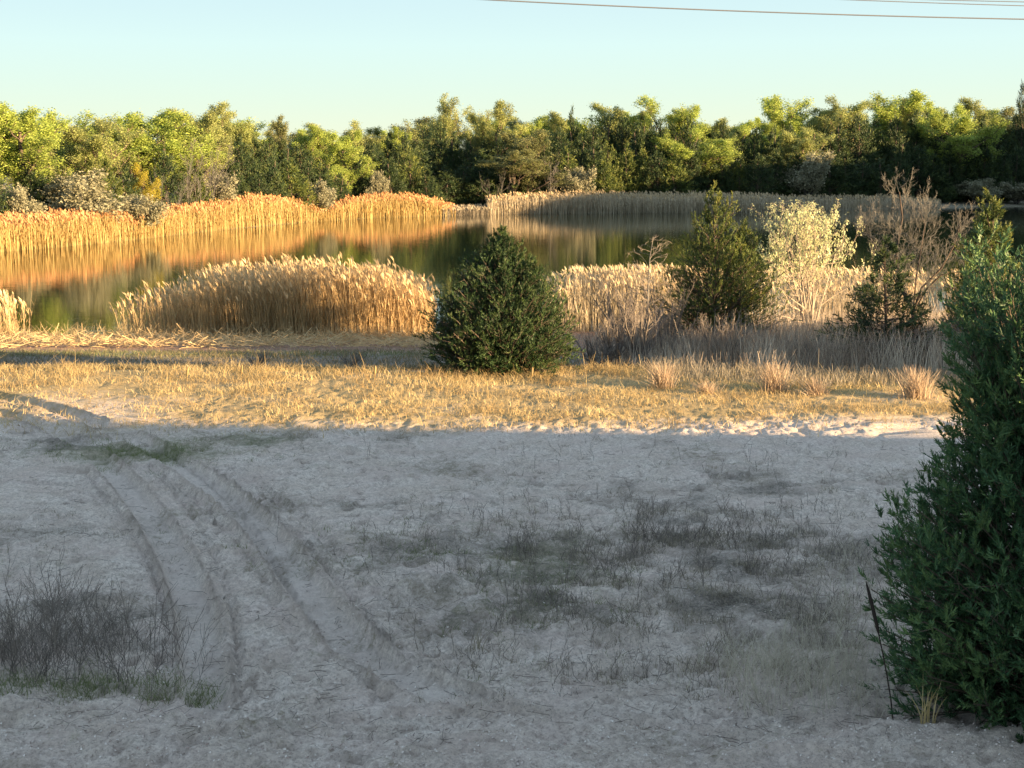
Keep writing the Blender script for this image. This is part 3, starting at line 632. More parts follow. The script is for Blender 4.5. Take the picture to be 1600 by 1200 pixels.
for i, (px, top, off, w, lab) in enumerate([(36, 290, 5, 56, 'round silvery shrub above the orange reeds at the far left'), (118, 268, 7, 84, 'wide silvery willow leaning over the left reed bed'),
        (212, 305, 1.5, 74, 'grey olive shrub hanging over the water between two orange reed beds'), (340, 270, 7, 60, 'brown olive shrub behind the peak of the orange reeds'),
        (500, 284, 3, 48, 'grey olive shrub at the end of the orange reed bed'), (588, 268, 7, 30, 'small pale grey shrub behind the short orange reed bed'),
        (1262, 238, 8, 66, 'grey white blossoming shrub in the shaded far wood above the cream tree'), (1525, 280, 5, 50, 'grey shrub on the shaded shore beside the right hand cedar'),
        (905, 262, 5, 50, 'pale twiggy shrub below the sunlit cedars'), (1590, 285, 4, 60, 'grey bush on the far shore at the right edge')]):
    place_px('willow_shrub', WI[i % 3], px, top, float(shore_y(px))+off, lab, 'shrub', w, R.rand()*6)
for i, (px, top, off, w, lab) in enumerate([(318, 215, 9, 80, 'brown leafless tree among green trees on the left bank'), (262, 262, 7, 60, 'low brown leafless tree right of the yellow tree'),
        (290, 240, 8, 60, 'leafless brown tree behind the low olive cedar'), (775, 262, 5, 60, 'leafless grey tree on the shore behind the gap in the reeds'), (860, 250, 5, 70, 'pale leafless tree beside the cone shaped cedar')]):
    place_px('bare_tree', BA[i % 2], px, top, float(shore_y(px))+off, lab, 'tree', w, R.rand()*6)
# trees of the right hand shore, beyond the frame, which keep the low sun off the near brush
for i, (x, y, H) in enumerate([(20.5, 35.4, 4.0), (24, 34.4, 4.4), (22, 38.8, 4.4), (28, 32.4, 5.0), (27, 37.5, 5.0), (33, 33, 5.8), (25, 42, 4.6), (36, 29.6, 6.2), (31, 41, 5.2), (37, 35, 6.4)]):
    place('cedar_tree', CE['d'][i % 4], x, y, H*.84, 'dark cedar beyond the right edge of the view, shading the brush', 'tree', None, R.rand()*6, 'cedars beyond the right edge', wm=3.4)

# ------------------------------------------------------------------ reeds
def reeds(rng, x, y, h, w, lean, tint_shift=0., z=None, nleaf=3, plume=.32, pw=.075, name='reed_bed', mat='reed', label='', cat='reeds', plume_frac=.4):
    n = len(x); g = Geo(); z0 = (gz(x, y) if z is None else z)
    z0 = np.maximum(z0, WZ-.25)
    K = 4; t = np.linspace(0, 1, K)[None, :, None]
    ld = np.stack([lean+.11*rng.randn(n)+.25*(rng.rand(n) < .05)*rng.randn(n), .10*rng.randn(n), np.zeros(n)], -1)
    B = np.stack([x, y, z0], -1)
    P = B[:, None]+t*np.stack([0*x, 0*x, h], -1)[:, None]+(t**2)*(ld*h[:, None])[:, None]
    az = rng.rand(n)*np.pi; S = np.stack([np.cos(az), np.sin(az), 0*az], -1)
    tb = rng.uniform(.05, .5, n)
    T = tb[:, None]*np.array([.7, .9, 1.0, 1.1])[None]
    g.ribbons(P, w*np.array([1, .9, .7, .5])[None]*np.ones((n, 1)), S, T)
    for j in range(nleaf):
        f = rng.uniform(.12, .85, n)[:, None]; c = B+f*np.stack([0*x, 0*x, h], -1)+f**2*ld*h[:, None]
        a2 = rng.rand(n)*2*np.pi; out = np.stack([np.cos(a2), np.sin(a2), 0*a2], -1); L = rng.uniform(.25, .6, n)[:, None]*(h[:, None]/3)
        Pl = np.stack([c, c+out*L*.35+np.array([0, 0, 1])*L*.7, c+out*L*.9+np.array([0, 0, 1])*L*.75], 1)
        sd = unit(np.cross(out, np.array([0, 0, 1.])))
        g.ribbons(Pl, w*np.array([[1.1, 1.3, .15]])*np.ones((n, 1)), sd, np.clip(tb+.1*rng.randn(n), 0, .6))
    k = rng.rand(n) < plume_frac; m = k.sum()
    tip = P[k, -1]; a3 = rng.normal(np.pi, .9, m); out = np.stack([np.cos(a3), np.sin(a3), 0*a3], -1)
    for j in range(3):
        L = plume*rng.uniform(.7, 1.2, m)[:, None]; base = tip-np.array([0, 0, 1.])*(.1+.1*j)*L
        up = unit(np.array([0, 0, 1.])+out*rng.uniform(.1, .6, m)[:, None]+.15*rng.randn(m, 3))
        S3 = unit(np.cross(up, rng.randn(m, 3)))
        Pp = np.stack([base, base+up*L*.45, base+up*L*.85+out*L*.15], 1)
        g.ribbons(Pp, pw*np.array([[.5, 1.1, .1]])*np.ones((m, 1)), S3, rng.uniform(.72, 1, m))
    o = g.build(name, M[mat]); tag(o, label, cat, None, 'stuff'); return o
rr = np.random.RandomState(5)
def patch(n, px0, px1, dfront, dback, py_ref=None):
    px = rr.uniform(px0, px1, n); d = rr.uniform(0, 1, n); return px, d
# near clump on the left
n = 13000
x = rr.uniform(-17.0, -3.4, n); y = 58.6+5.5*rr.rand(n)**1.2
e = ((x+9.6)/7.2)**2+((y-60.5)/3.9)**2; k = e < 1+.25*rr.rand(n); x, y = x[k], y[k]
hp = np.interp(x, [-17, -15, -12.5, -9.5, -6, -4, -3], [1.6, 2.3, 3.0, 3.45, 3.2, 2.7, 2.0])
dens = np.interp(x, [-17, -14, -11], [.12, .5, 1]); k = rr.rand(len(x)) < dens; x, y, hp = x[k], y[k], hp[k]
hp = .86*hp*(1+.16*perlin(x*.8, y*.7, 3))
reeds(rr, x, y, hp*rr.uniform(.62, 1.08, len(x)), .016, -.07, nleaf=3, pw=.05, name='reed_bed', mat='reed', label='large clump of golden plumed reeds on the near shore left of the bush')
# near bed on the right, pale
n = 12000; x = rr.uniform(1.6, 24, n); y = 60.8+4.5*rr.rand(n)
hp = np.interp(x, [1.5, 3, 8, 14, 24], [2.5, 3.1, 3.2, 3.3, 3.1])
k = rr.rand(n) < np.interp(x, [7.5, 9, 12, 14, 17, 24], [1, .45, .25, .5, .6, .6])*np.clip(.8+1.6*perlin(x*.7, y*.3, 5)*(x > 7), .1, 1); x, y, hp = x[k], y[k], hp[k]*np.interp(x[k], [1, 7, 10], [.84, .84, .76])
reeds(rr, x, y, hp*rr.uniform(.66, 1.06, len(x)), .017, -.05, nleaf=4, pw=.055, mat='reed_pale', label='pale sunlit reed bed on the near shore behind the brush and the cream tree')
# small clump at the left edge
n = 260; x = rr.uniform(-23.5, -20.6, n); y = rr.uniform(57.5, 60, n)
reeds(rr, x, y, rr.uniform(1.0, 2.1, n), .022, -.05, nleaf=3, label='few sunlit reeds at the left edge on the near shore')
def far_bed(n, px0, px1, dep, hfun, mat, label, w, name='reed_bed', front=-1.8):
    px = rr.uniform(px0, px1, n); d = front+dep*rr.rand(n)
    sy = shore_y(px)+d; sx = (px-800)/F*(sy*math.cos(PITCH)+7*math.sin(PITCH))
    h = np.array([hfun(p) for p in px])*.85*rr.uniform(.85, 1.06, n)*(1+.13*perlin(px*.09, d*.5, 3))
    zz = np.maximum(height(sx, sy, False), WZ-.1)
    reeds(rr, sx, sy, h, w, -.04, z=zz, nleaf=2, plume=.42, pw=.13, plume_frac=.3, mat=mat, label=label, name=name)
far_bed(4200, -120, 222, 6, lambda p: np.interp(p, [-120, 60, 110, 170, 205, 222], [2.9, 3.1, 3.2, 3.2, 2.6, 1.6]), 'reed_far', 'orange reed bed along the left bank, nearest the left edge', .05)
far_bed(4500, 220, 507, 7, lambda p: np.interp(p, [220, 250, 330, 400, 450, 480, 507], [2.9, 3.0, 3.3, 4.0, 3.4, 2.6, 1.6]), 'reed_far', 'long orange reed bed on the left bank, beside the grey olive shrub', .06)
far_bed(3000, 500, 712, 7, lambda p: np.interp(p, [500, 545, 600, 650, 690, 712], [1.6, 3.0, 3.6, 3.2, 2.2, 1.2]), 'reed_far', 'short mound of orange reeds on the far shore, left of centre', .075)
far_bed(900, 690, 765, 5, lambda p: 1.3, 'greygrass', 'low grey sedge in the gap between the far reed beds', .07, 'sedge')
far_bed(5200, 762, 1215, 7, lambda p: np.interp(p, [762, 800, 900, 1000, 1215], [2.6, 3.1, 3.5, 3.2, 2.9]), 'reed_pale', 'long pale reed bed along the shaded far shore', .075)
far_bed(1800, 1215, 1470, 6, lambda p: np.interp(p, [1215, 1400, 1470], [2.6, 2.4, 1.2]), 'reed_pale', 'lower pale reeds on the far shore behind the cream tree and bare tree', .075)

# ------------------------------------------------------------------ near and middle trees
def add_thing(name, loc, parts, label, cat, rz=0, group=None):
    o = empty(name, loc, rz)
    for nm, gg, mt in parts: gg.build(nm, M[mt], o)
    tag(o, label, cat, group); return o
# bush at the centre
x0, y0 = -.33, 41.4
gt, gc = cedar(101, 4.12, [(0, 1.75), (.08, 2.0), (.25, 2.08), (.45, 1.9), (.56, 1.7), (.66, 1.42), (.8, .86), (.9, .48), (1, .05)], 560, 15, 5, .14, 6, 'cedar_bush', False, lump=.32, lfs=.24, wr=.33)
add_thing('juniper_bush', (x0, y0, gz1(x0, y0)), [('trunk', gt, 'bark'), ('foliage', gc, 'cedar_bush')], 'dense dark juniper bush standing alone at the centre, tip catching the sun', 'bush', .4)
# cedar right of centre, two peaked
def mid_z(px, py, y): return float(at_y(px, py, y)[1])
x0 = float(at_y(1115, 500, 50)[0]); zg = gz1(x0, 50)
gt, gc = cedar(102, 6.15, [(.1, .5), (.22, 1.6), (.35, 2.0), (.5, 1.75), (.65, 1.2), (.8, .75), (.92, .4), (1, .05)], 240, 12, 5, .13, 6, 'cedar_warm', False, lump=.75, zlow=.2, lfs=.3)
gt2, gc2 = cedar(103, 4.9, [(.3, .4), (.5, .95), (.7, .7), (.88, .35), (1, .04)], 90, 8, 4, .19, 5, 'cedar_warm', False, lump=.4, zlow=.32)
for A, Bq in ((gt, gt2), (gc, gc2)):
    for v, q, t in zip(Bq.V, Bq.Q, Bq.T):
        VV = v+np.array([1.05, .2, 0]); VV[:, 0] -= .8*np.clip(1-VV[:, 2]/2.0, 0, 1)
        A.V.append(VV); A.Q.append(q+A.n); A.T.append(t)
    A.n += Bq.n
cedar_mid = add_thing('cedar_tree', (x0, 50, zg), [('trunk', gt, 'bark'), ('foliage', gc, 'cedar_warm')], 'olive green cedar with two peaks rising from the brush right of the bush', 'tree')
def rust_tuft(seed, parent, loc, rad, n=260):
    rng = np.random.RandomState(seed); g = Geo(); B = np.array(loc)+rng.randn(n, 3)*np.array(rad); D = unit(rng.randn(n, 3)+np.array([.2, 0, -.4]))
    sprigs(rng, g, B, D, rng.uniform(.1, .2, n), 4, rng.rand(n)); o = g.build('dead_foliage', M['rust'], parent); o['label'] = 'rust red dead needles on a low branch'
rust_tuft(1, cedar_mid, (-.75, -.6, 1.15), (.16, .2, .3))
# cedar far right, mostly behind the big one
x0 = float(at_y(1542, 400, 45)[0]); zt = mid_z(1542, 305, 45)
gt, gc = cedar(104, zt-gz1(x0, 45), [(.0, .8), (.3, 1.3), (.55, .95), (.8, .55), (.92, .3), (1, .04)], 240, 9, 4, .19, 5, 'cedar_warm', False, lump=.45)
add_thing('cedar_tree', (x0, 45, gz1(x0, 45)), [('trunk', gt, 'bark'), ('foliage', gc, 'cedar_warm')], 'sunlit cedar top peeping out left of the big right hand cedar', 'tree')
# low layered dark cedar
x0 = float(at_y(1385, 500, 44.5)[0]); zg = gz1(x0, 44.5); zt = mid_z(1390, 368, 44.5)
gt, gc = cedar(105, zt-zg, [(.1, .8), (.25, 1.5), (.4, 1.7), (.5, 1.0), (.56, 1.2), (.68, .55), (.78, .6), (.9, .25), (1, .04)], 120, 9, 4, .19, 5, 'cedar', False, lump=.6, bend=.35, zlow=.15, lfs=.3, upg=.15)
ced_low = add_thing('cedar_tree', (x0, 44.5, zg), [('trunk', gt, 'bark'), ('foliage', gc, 'cedar')], 'small dark cedar with flat layered branches in front of the bare tree', 'tree', 1.)
rust_tuft(2, ced_low, (.75, -.5, 1.35), (.12, .2, .2))
rust_tuft(3, ced_low, (.35, -.9, 1.5), (.06, .1, .2), 80)
# cream leafed tree
x0 = float(at_y(1262, 500, 54)[0]); zg = gz1(x0, 54); H = (mid_z(1262, 306, 54)-zg)*1.1
v = bare(106, 6., 'twig_pale', 3, 'cream', 8, 42, .085, .08, .85, .02, .010, 7, .36)
for part in ('trunk', 'crown'):      # rounded top
    me_ = v[part]; co = np.empty(len(me_.vertices)*3, np.float32); me_.vertices.foreach_get('co', co); co = co.reshape(-1, 3)
    co[:, 2] = np.where(co[:, 2] > .82, .82+(co[:, 2]-.82)*.35, co[:, 2]); me_.vertices.foreach_set('co', co.ravel())
place('cream_leafed_tree', v, x0, 54, H, 'round tree in cream young leaf with pale lit stems, right of the two peaked cedar', 'tree', None, .5, wm=170/F*54)
# bare tree at right
x0 = float(at_y(1430, 500, 48)[0]); zg = gz1(x0, 48)
rng = np.random.RandomState(107)
def pathpx(pts, y0, dy):
    out = []
    for (px, py), d in zip(pts, dy):
        X, Z = at_y(px, py, y0+d); out.append((float(X)-x0, d, float(Z)-zg))
    return np.array(out)
limbs = [([(1425, 590), (1428, 520), (1426, 485), (1405, 440), (1400, 395), (1410, 340), (1405, 300)], [0, 0, 0, .1, .3, .2, .1], .09),
         ([(1425, 590), (1428, 520), (1428, 485), (1440, 450), (1470, 420), (1490, 385), (1500, 350)], [0, 0, 0, -.2, -.5, -.6, -.5], .08),
         ([(1425, 590), (1428, 520), (1426, 485), (1400, 440), (1375, 400), (1360, 370), (1350, 350)], [0, 0, 0, .4, .7, .9, 1.], .06),
         ([(1425, 590), (1428, 520), (1427, 485), (1432, 430), (1440, 385), (1445, 350), (1435, 325)], [0, 0, 0, .3, .8, 1, 1.2], .05),
         ([(1428, 490), (1445, 455), (1470, 430), (1500, 425), (1515, 410), (1520, 400), (1525, 395)], [0, -.1, -.2, -.3, -.2, 0, 0], .045)]
P0 = np.stack([pathpx(a, 48, b) for a, b, c in limbs]); R0 = np.stack([c*.8*np.linspace(1, .3, 7) for a, b, c in limbs])
P1, R1 = grow(rng, P0, R0, 22, .36, 1, 42, 10, .24, .12, 5, .2, .3)
P2, R2 = grow(rng, P1, R1, 9, .15, 1, 38, 12, .55, .12, 4, .25, .55)
P3, R3 = grow(rng, P2, R2, 6, .2, 1, 36, 12, .5, .1, 3, .2, .7, .4, .0045)
gt = Geo(); gt.tubes(P0, R0, 7, .1); gb = Geo(); gb.tubes(P1, R1, 4, .5); gb.tubes(P2, R2, 3, .8); gb.tubes(P3, R3, 3, 1.)
add_thing('bare_tree', (x0, 48, zg), [('trunk', gt, 'bark'), ('branches', gb, 'twig')], 'leafless tree with dark forked trunk and dense brown twigs right of the cream tree', 'tree')
# dead snag and thicket left of the two-peaked cedar
x0 = float(at_y(1012, 560, 47)[0]); zg = gz1(x0, 47); H = mid_z(1012, 360, 47)-zg
rng = np.random.RandomState(108)
P0, R0 = trunk_path(rng, H, .05, 8, .08); P1, R1 = grow(rng, P0, R0, 60, .15, .98, 68, 14, .26, .03, 4, .25, .35); P2, R2 = grow(rng, P1, R1, 4, .3, 1, 40, 10, .4, .05, 3, .2, .7, .4, .006)
gt = Geo(); gt.tubes(P0, R0, 6, .8); gb = Geo(); gb.tubes(P1, R1, 3, .7); gb.tubes(P2, R2, 3, .7)
add_thing('dead_snag', (x0, 47, zg), [('trunk', gt, 'twig'), ('branches', gb, 'twig_grey')], 'thin dead snag with short bare side twigs standing over the thicket', 'dead tree')
tv = [bare(120+s, 3., 'twig_grey', 0, None, 7, 32, r=.014, tw=5, up=.25) for s in range(3)]
for i, (px, top, y, w, lab) in enumerate([(962, 478, 45.5, 75, 'low spreading leafless shrub left of the dead snag'), (985, 425, 49, 90, 'tall leafless shrub just behind the dead snag'),
        (1042, 432, 47.5, 90, 'leafless shrub between the dead snag and the two peaked cedar'), (1075, 500, 44.5, 70, 'grey leafless shrub under the two peaked cedar'),
        (1180, 500, 46, 80, 'grey leafless shrub in front of the cream tree'), (1320, 490, 47, 70, 'brown leafless shrub left of the layered dark cedar'),
        (1480, 480, 44, 90, 'pale leafless shrub beside the big cedar at right'), (1250, 515, 44, 70, 'low grey leafless shrub below the cream tree'), (930, 505, 44.5, 80, 'grey leafless shrub just right of the juniper bush'), (1005, 450, 45.5, 90, 'dark leafless shrub around the foot of the dead snag'), (1140, 485, 44.5, 90, 'brown leafless shrub under the right peak of the olive cedar'), (1395, 500, 43, 80, 'leafless shrub at the foot of the layered dark cedar')]):
    place_px('leafless_shrub', tv[i % 3], px, top, y, lab, 'shrub', w, R.rand()*6)
# big cedar in the right foreground
x0, y0 = 5.88, 14.9
rng = np.random.RandomState(109)
prof = [(0, 1.45), (.09, 1.6), (.21, 1.7), (.30, 1.85), (.40, 1.66), (.5, 1.4), (.57, 1.25), (.61, 1.1), (.70, 1.02), (.80, 1.1), (.90, 1.14), (.97, 1.08), (1, .9)]
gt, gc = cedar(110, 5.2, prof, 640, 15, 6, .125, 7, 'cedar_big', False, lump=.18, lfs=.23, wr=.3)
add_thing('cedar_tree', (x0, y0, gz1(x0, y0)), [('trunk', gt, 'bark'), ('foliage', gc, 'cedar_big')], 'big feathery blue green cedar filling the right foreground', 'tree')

# ------------------------------------------------------------------ grasses, brush, weeds
def blades(rng, x, y, h, w, tint, lean=.25, bias=(0, 0), K=3, z=None):
    n = len(x); z0 = gz(x, y)-.01 if z is None else z; B = np.stack([x, y, z0], -1)
    lean = np.asarray(lean); ld = np.stack([bias[0]+lean*rng.randn(n), bias[1]+lean*rng.randn(n), 0*x], -1)
    t = np.linspace(0, 1, K)[None, :, None]
    P = B[:, None]+t*np.stack([0*x, 0*x, h], -1)[:, None]+t**1.7*(ld*h[:, None])[:, None]
    az = rng.rand(n)*np.pi; S = np.stack([np.cos(az), np.sin(az), 0*az], -1)
    g = Geo(); g.ribbons(P, w[:, None]*np.linspace(1, .25, K)[None], S, tint); return g
def merge(a, b):
    for v, q, t in zip(b.V, b.Q, b.T): a.V.append(v); a.Q.append(q+a.n); a.T.append(t)
    a.n += b.n
def pxarea(rng, n, cx, cy, rx, ry, gauss=True):
    px = cx+rx*rng.randn(n); py = cy+ry*rng.randn(n)
    k = (py < 1195) & (py > 560) & (px < 1760) & (px > -150); X, Y = at_z(px[k], py[k], 0.); return X, Y
rng = np.random.RandomState(77)
# straw strip
n = 95000; x = rng.uniform(-18, 17, n); y = rng.uniform(31.0, 42.0, n)
d = fbm(x*.5, y*.6, 3, 51); PXs, PYs = px_of(x, y)
keep = rng.rand(n) < np.clip(.55+.9*d, .08, 1)*sstep(y, 30.8, 34)*(1-.75*np.exp(-((PXs-90)/170)**2-((PYs-645)/20)**2))*(1-.6*sstep(PXs, 1150, 1350)*(PYs > 655))
keep &= y < 41.7-1.5*sstep(x, 4, 9)
x, y = x[keep], y[keep]; h = rng.uniform(.05, .16, len(x))*(1+.8*sstep(y, 37, 41))*(1+.5*fbm(x*.8, y*.8, 2, 61))
h *= np.where(rng.rand(len(x)) < .03, 2.2, 1)
g = blades(rng, x, y, h, rng.uniform(.010, .020, len(x)), np.clip(rng.rand(len(x))*.8+.5*fbm(x*.6, y*.8, 2, 66)+.1, 0, 1), np.where(rng.rand(len(x)) < .45, 1.3, .45))
tag(g.build('dry_grass', M['straw']), 'golden dry grass strip lit by the low sun across the yard', 'dry grass', None, 'stuff')
# dull grass of the hollow behind the strip
n = 60000; x = rng.uniform(-26, 8, n); y = 41.5+11.5*rng.rand(n)**1.4; k = fbm(x*.4, y*.4, 3, 71) > rng.uniform(-.8, .4, n); x, y = x[k], y[k]
g = blades(rng, x, y, rng.uniform(.05, .2, len(x)), rng.uniform(.014, .025, len(x)), np.clip(.5*rng.rand(len(x))+.5*fbm(x*.5, y*.8, 2, 73)+.1, 0, 1), .6, K=2)
tag(g.build('dull_grass', M['olivegrass']), 'short dull grass in the shaded hollow between strip and shore', 'grass', None, 'stuff')
n = 6000; x = rng.uniform(-20, -3, n); y = rng.normal(51.6, .7, n)
g = blades(rng, x, y, rng.uniform(.05, .12, n), rng.uniform(.015, .025, n), rng.rand(n), .6)
tag(g.build('green_grass', M['green']), 'thin band of green grass in front of the large reed clump', 'grass', None, 'stuff')
# broken reed litter along the shore
n = 5000; x = rng.uniform(-27, 2, n); y = 54.0+4.6*rng.rand(n); z = gz(x, y)+rng.uniform(.0, .12, n)
az = rng.rand(n)*2*np.pi; L = rng.uniform(.3, .9, n); el = np.abs(rng.normal(0, .3, n))
Dv = np.stack([np.cos(az)*np.cos(el), np.sin(az)*np.cos(el), np.sin(el)], -1); B = np.stack([x, y, z], -1)
P = np.stack([B, B+Dv*L[:, None]*.5+np.array([0, 0, .03]), B+Dv*L[:, None]], 1)
g = Geo(); g.ribbons(P, np.full((n, 3), .025), unit(np.cross(Dv, rng.randn(n, 3))), rng.uniform(.1, .6, n))
merge(g, blades(rng, rng.uniform(-27, -2, 1500), rng.uniform(56.5, 58.8, 1500), rng.uniform(.2, .8, 1500), np.full(1500, .02), rng.uniform(.2, .6, 1500), .5))
tag(g.build('reed_litter', M['reed']), 'tangle of broken reed stems lying along the near shore', 'reed litter', None, 'stuff')
# brush: dead stalks on the right
n = 36000; x = rng.uniform(2.6, 21, n); y = 39.5+20*rng.rand(n)
frontl = 40.5-1.9*sstep(x, 4, 10)+.8*perlin(x*.6, x*0, 4)
dn = np.clip((y-frontl)/3.0, 0, 1)*sstep(x, 2.3+(60-y)*.02, 5.0+(y < 46)*1.2)
k = (rng.rand(n) < dn*np.clip(.8+.6*fbm(x*.5, y*.3, 2, 81), .2, 1)); x, y = x[k], y[k]; dn = dn[k]
h = (.35+.95*dn*rng.uniform(.6, 1.15, len(x)))*np.interp(x, [3, 6, 12, 20], [.8, 1, 1.15, 1.3])*(1-.25*sstep(y, 50, 58))
g = blades(rng, x, y, h, rng.uniform(.012, .028, len(x)), np.clip(rng.rand(len(x))*.7+.8*fbm(x*.7, y*.4, 3, 88)+.15, 0, 1), .22, K=3)
tag(g.build('dead_undergrowth', M['undergrowth']), 'thick grey brown dead stalks and brush in shade right of the bush', 'brush', None, 'stuff')
n = 7000; x = rng.uniform(3.6, 20, n); y = rng.uniform(43, 58, n); k = fbm(x*.9, y*.5, 3, 83) > rng.uniform(-.5, .6, n); x, y = x[k], y[k]
g = blades(rng, x, y, rng.uniform(.9, 2.1, len(x))*np.interp(x, [3.6, 7], [.6, 1]), rng.uniform(.012, .024, len(x)), rng.rand(len(x)), .16, K=4)
tag(g.build('tall_dead_stalks', M['undergrowth']), 'taller dead stalks standing up out of the brush, tops touched by the sun', 'brush', None, 'stuff')
n = 5000; x = rng.uniform(4, 17, n); y = 37.6+3*rng.rand(n)+1.2*sstep(-x, -9, -4)
g = blades(rng, x, y, rng.uniform(.12, .5, n), rng.uniform(.012, .02, n), rng.rand(n), .35)
tag(g.build('dull_grass', M['greygrass']), 'grey grass fringe along the foot of the brush', 'grass', None, 'stuff')
# lit bunch grasses
for cx, cy, w, hh, nn, lab in [(1035, 612, .55, .85, 420, 'sunlit tan bunch grass at the left end of the brush front'), (1105, 620, .5, .45, 240, 'short sunlit bunch grass right of the leftmost tuft'),
        (1208, 618, .6, 1.0, 480, 'tall flaring sunlit bunch grass below the cream tree'), (1275, 622, .6, .6, 320, 'low pinkish bunch grass beside the tall flaring one'),
        (1430, 628, .75, 1.0, 520, 'sunlit bunch grass near the big cedar at the right')]:
    X0, Y0 = at_z(cx, cy, .05); X0 = float(X0); Y0 = float(Y0); zg = gz1(X0, Y0); nn = int(nn*.8); r_ = np.abs(rng.randn(nn)*.6); a = rng.rand(nn)*2*np.pi
    bx, by = r_*w*.45*np.cos(a), r_*w*.45*np.sin(a); H = .8*hh*rng.uniform(.2, 1.1, nn)**.8
    B = np.stack([bx, by, gz(bx+X0, by+Y0)-zg-.02], -1); ld = np.stack([bx*.9+.2*rng.randn(nn)-.06, by*.9+.2*rng.randn(nn), 0*bx], -1)
    t = np.linspace(0, 1, 4)[None, :, None]; P = B[:, None]+t*np.stack([0*H, 0*H, H], -1)[:, None]+t**1.8*ld[:, None]*1.0
    az = rng.rand(nn)*np.pi; g = Geo(); g.ribbons(P, np.full((nn, 1), .016)*np.array([[1, .9, .7, .3]]), np.stack([np.cos(az), np.sin(az), 0*az], -1), rng.uniform(.2, 1, nn))
    o = g.build('bunch_grass', M['bunch']); o.location = (X0, Y0, zg); tag(o, lab, 'grass tuft')
# foreground dead weeds: small branching stems
def weeds(rng, x, y, h, nb=5, r=.0035, up=.35):
    n = len(x); z = gz(x, y)-.02; K = 4; t = np.linspace(0, 1, K)[None, :, None]
    B = np.stack([x, y, z], -1); ld = np.stack([.3*rng.randn(n), .3*rng.randn(n), 0*x], -1)
    P = B[:, None]+t*np.stack([0*x, 0*x, h], -1)[:, None]+t**1.6*(ld*h[:, None])[:, None]+.03*h[:, None, None]*rng.randn(n, K, 3)*(t > 0)
    Rr = np.full((n, 1), r)*np.linspace(1, .6, K)[None]
    P1, R1 = grow(rng, P, Rr, nb, .15, .95, 38, 10, .45, up*.5, 3, .15, .85, .7, r*.7)
    g = Geo(); g.tubes(P, Rr, 3, rng.rand(n)); g.tubes(P1, R1, 3, rng.rand(len(P1))); return g
def clump_gate(X, Y, thr=0., s=1.1, seed=91):
    k = fbm(X*s, Y*s, 3, seed) > thr+.25*rng.randn(len(X))*.5; return X[k], Y[k]
X1, Y1 = pxarea(rng, 1400, 1040, 850, 200, 30); X2_, Y2_ = pxarea(rng, 650, 1150, 930, 160, 50); X3_, Y3_ = pxarea(rng, 220, 860, 930, 80, 40); X4_, Y4_ = pxarea(rng, 240, 950, 1040, 160, 30)
X5_, Y5_ = pxarea(rng, 130, 1000, 720, 320, 18)
x = np.concatenate([X1, X2_, X3_, X4_, X5_]); y = np.concatenate([Y1, Y2_, Y3_, Y4_, Y5_]); k = y > 14.6; x, y = clump_gate(x[k], y[k], .1)
g = weeds(rng, x, y, rng.uniform(.08, .42, len(x)), 4)
tag(g.build('dead_weeds', M['twig_grey']), 'scattered grey dead weeds over the churned sand left of the big cedar', 'weeds', None, 'stuff')
def tufts(rng, X, Y, nper, spread, h0, h1, w, lean, mat_t=(0, 1)):
    x = np.repeat(X, nper)+spread*rng.randn(len(X)*nper); y = np.repeat(Y, nper)+spread*rng.randn(len(X)*nper)
    return blades(rng, x, y, rng.uniform(h0, h1, len(x)), rng.uniform(w*.7, w*1.2, len(x)), rng.uniform(*mat_t, len(x)), lean)
Xa, Ya = pxarea(rng, 1100, 1060, 860, 230, 34); Xb, Yb = pxarea(rng, 800, 1130, 960, 170, 60); Xc, Yc = pxarea(rng, 90, 800, 960, 120, 70); Xd, Yd = pxarea(rng, 200, 950, 1030, 170, 40)
Xe, Ye = pxarea(rng, 170, 420, 690, 260, 10); Xf, Yf = pxarea(rng, 70, 110, 840, 130, 16); Xg, Yg = pxarea(rng, 140, 1150, 770, 260, 22)
X = np.concatenate([Xa, Xb, Xc, Xd, Xe, Xf, Xg]); Y = np.concatenate([Ya, Yb, Yc, Yd, Ye, Yf, Yg]); k = Y > 14.4; X, Y = clump_gate(X[k], Y[k], .05)
g = tufts(rng, X, Y, 18, .09, .03, .13, .009, .8)
tag(g.build('dull_grass', M['greygrass']), 'thin dull grass tufts dotted over the shaded sand', 'grass', None, 'stuff')
Xa, Ya = pxarea(rng, 120, 1290, 1070, 75, 40); Xb, Yb = pxarea(rng, 70, 1180, 1060, 50, 30); Xc, Yc = pxarea(rng, 70, 1330, 950, 50, 40)
X = np.concatenate([Xa, Xb, Xc]); Y = np.concatenate([Ya, Yb, Yc]); k = (Y > 14.7); X, Y = X[k], Y[k]
g = tufts(rng, X, Y, 7, .07, .12, .5, .009, .5, (.3, 1))
tag(g.build('pale_dry_grass', M['pale']), 'pale wispy dry grass beside the foot of the big cedar', 'dry grass', None, 'stuff')
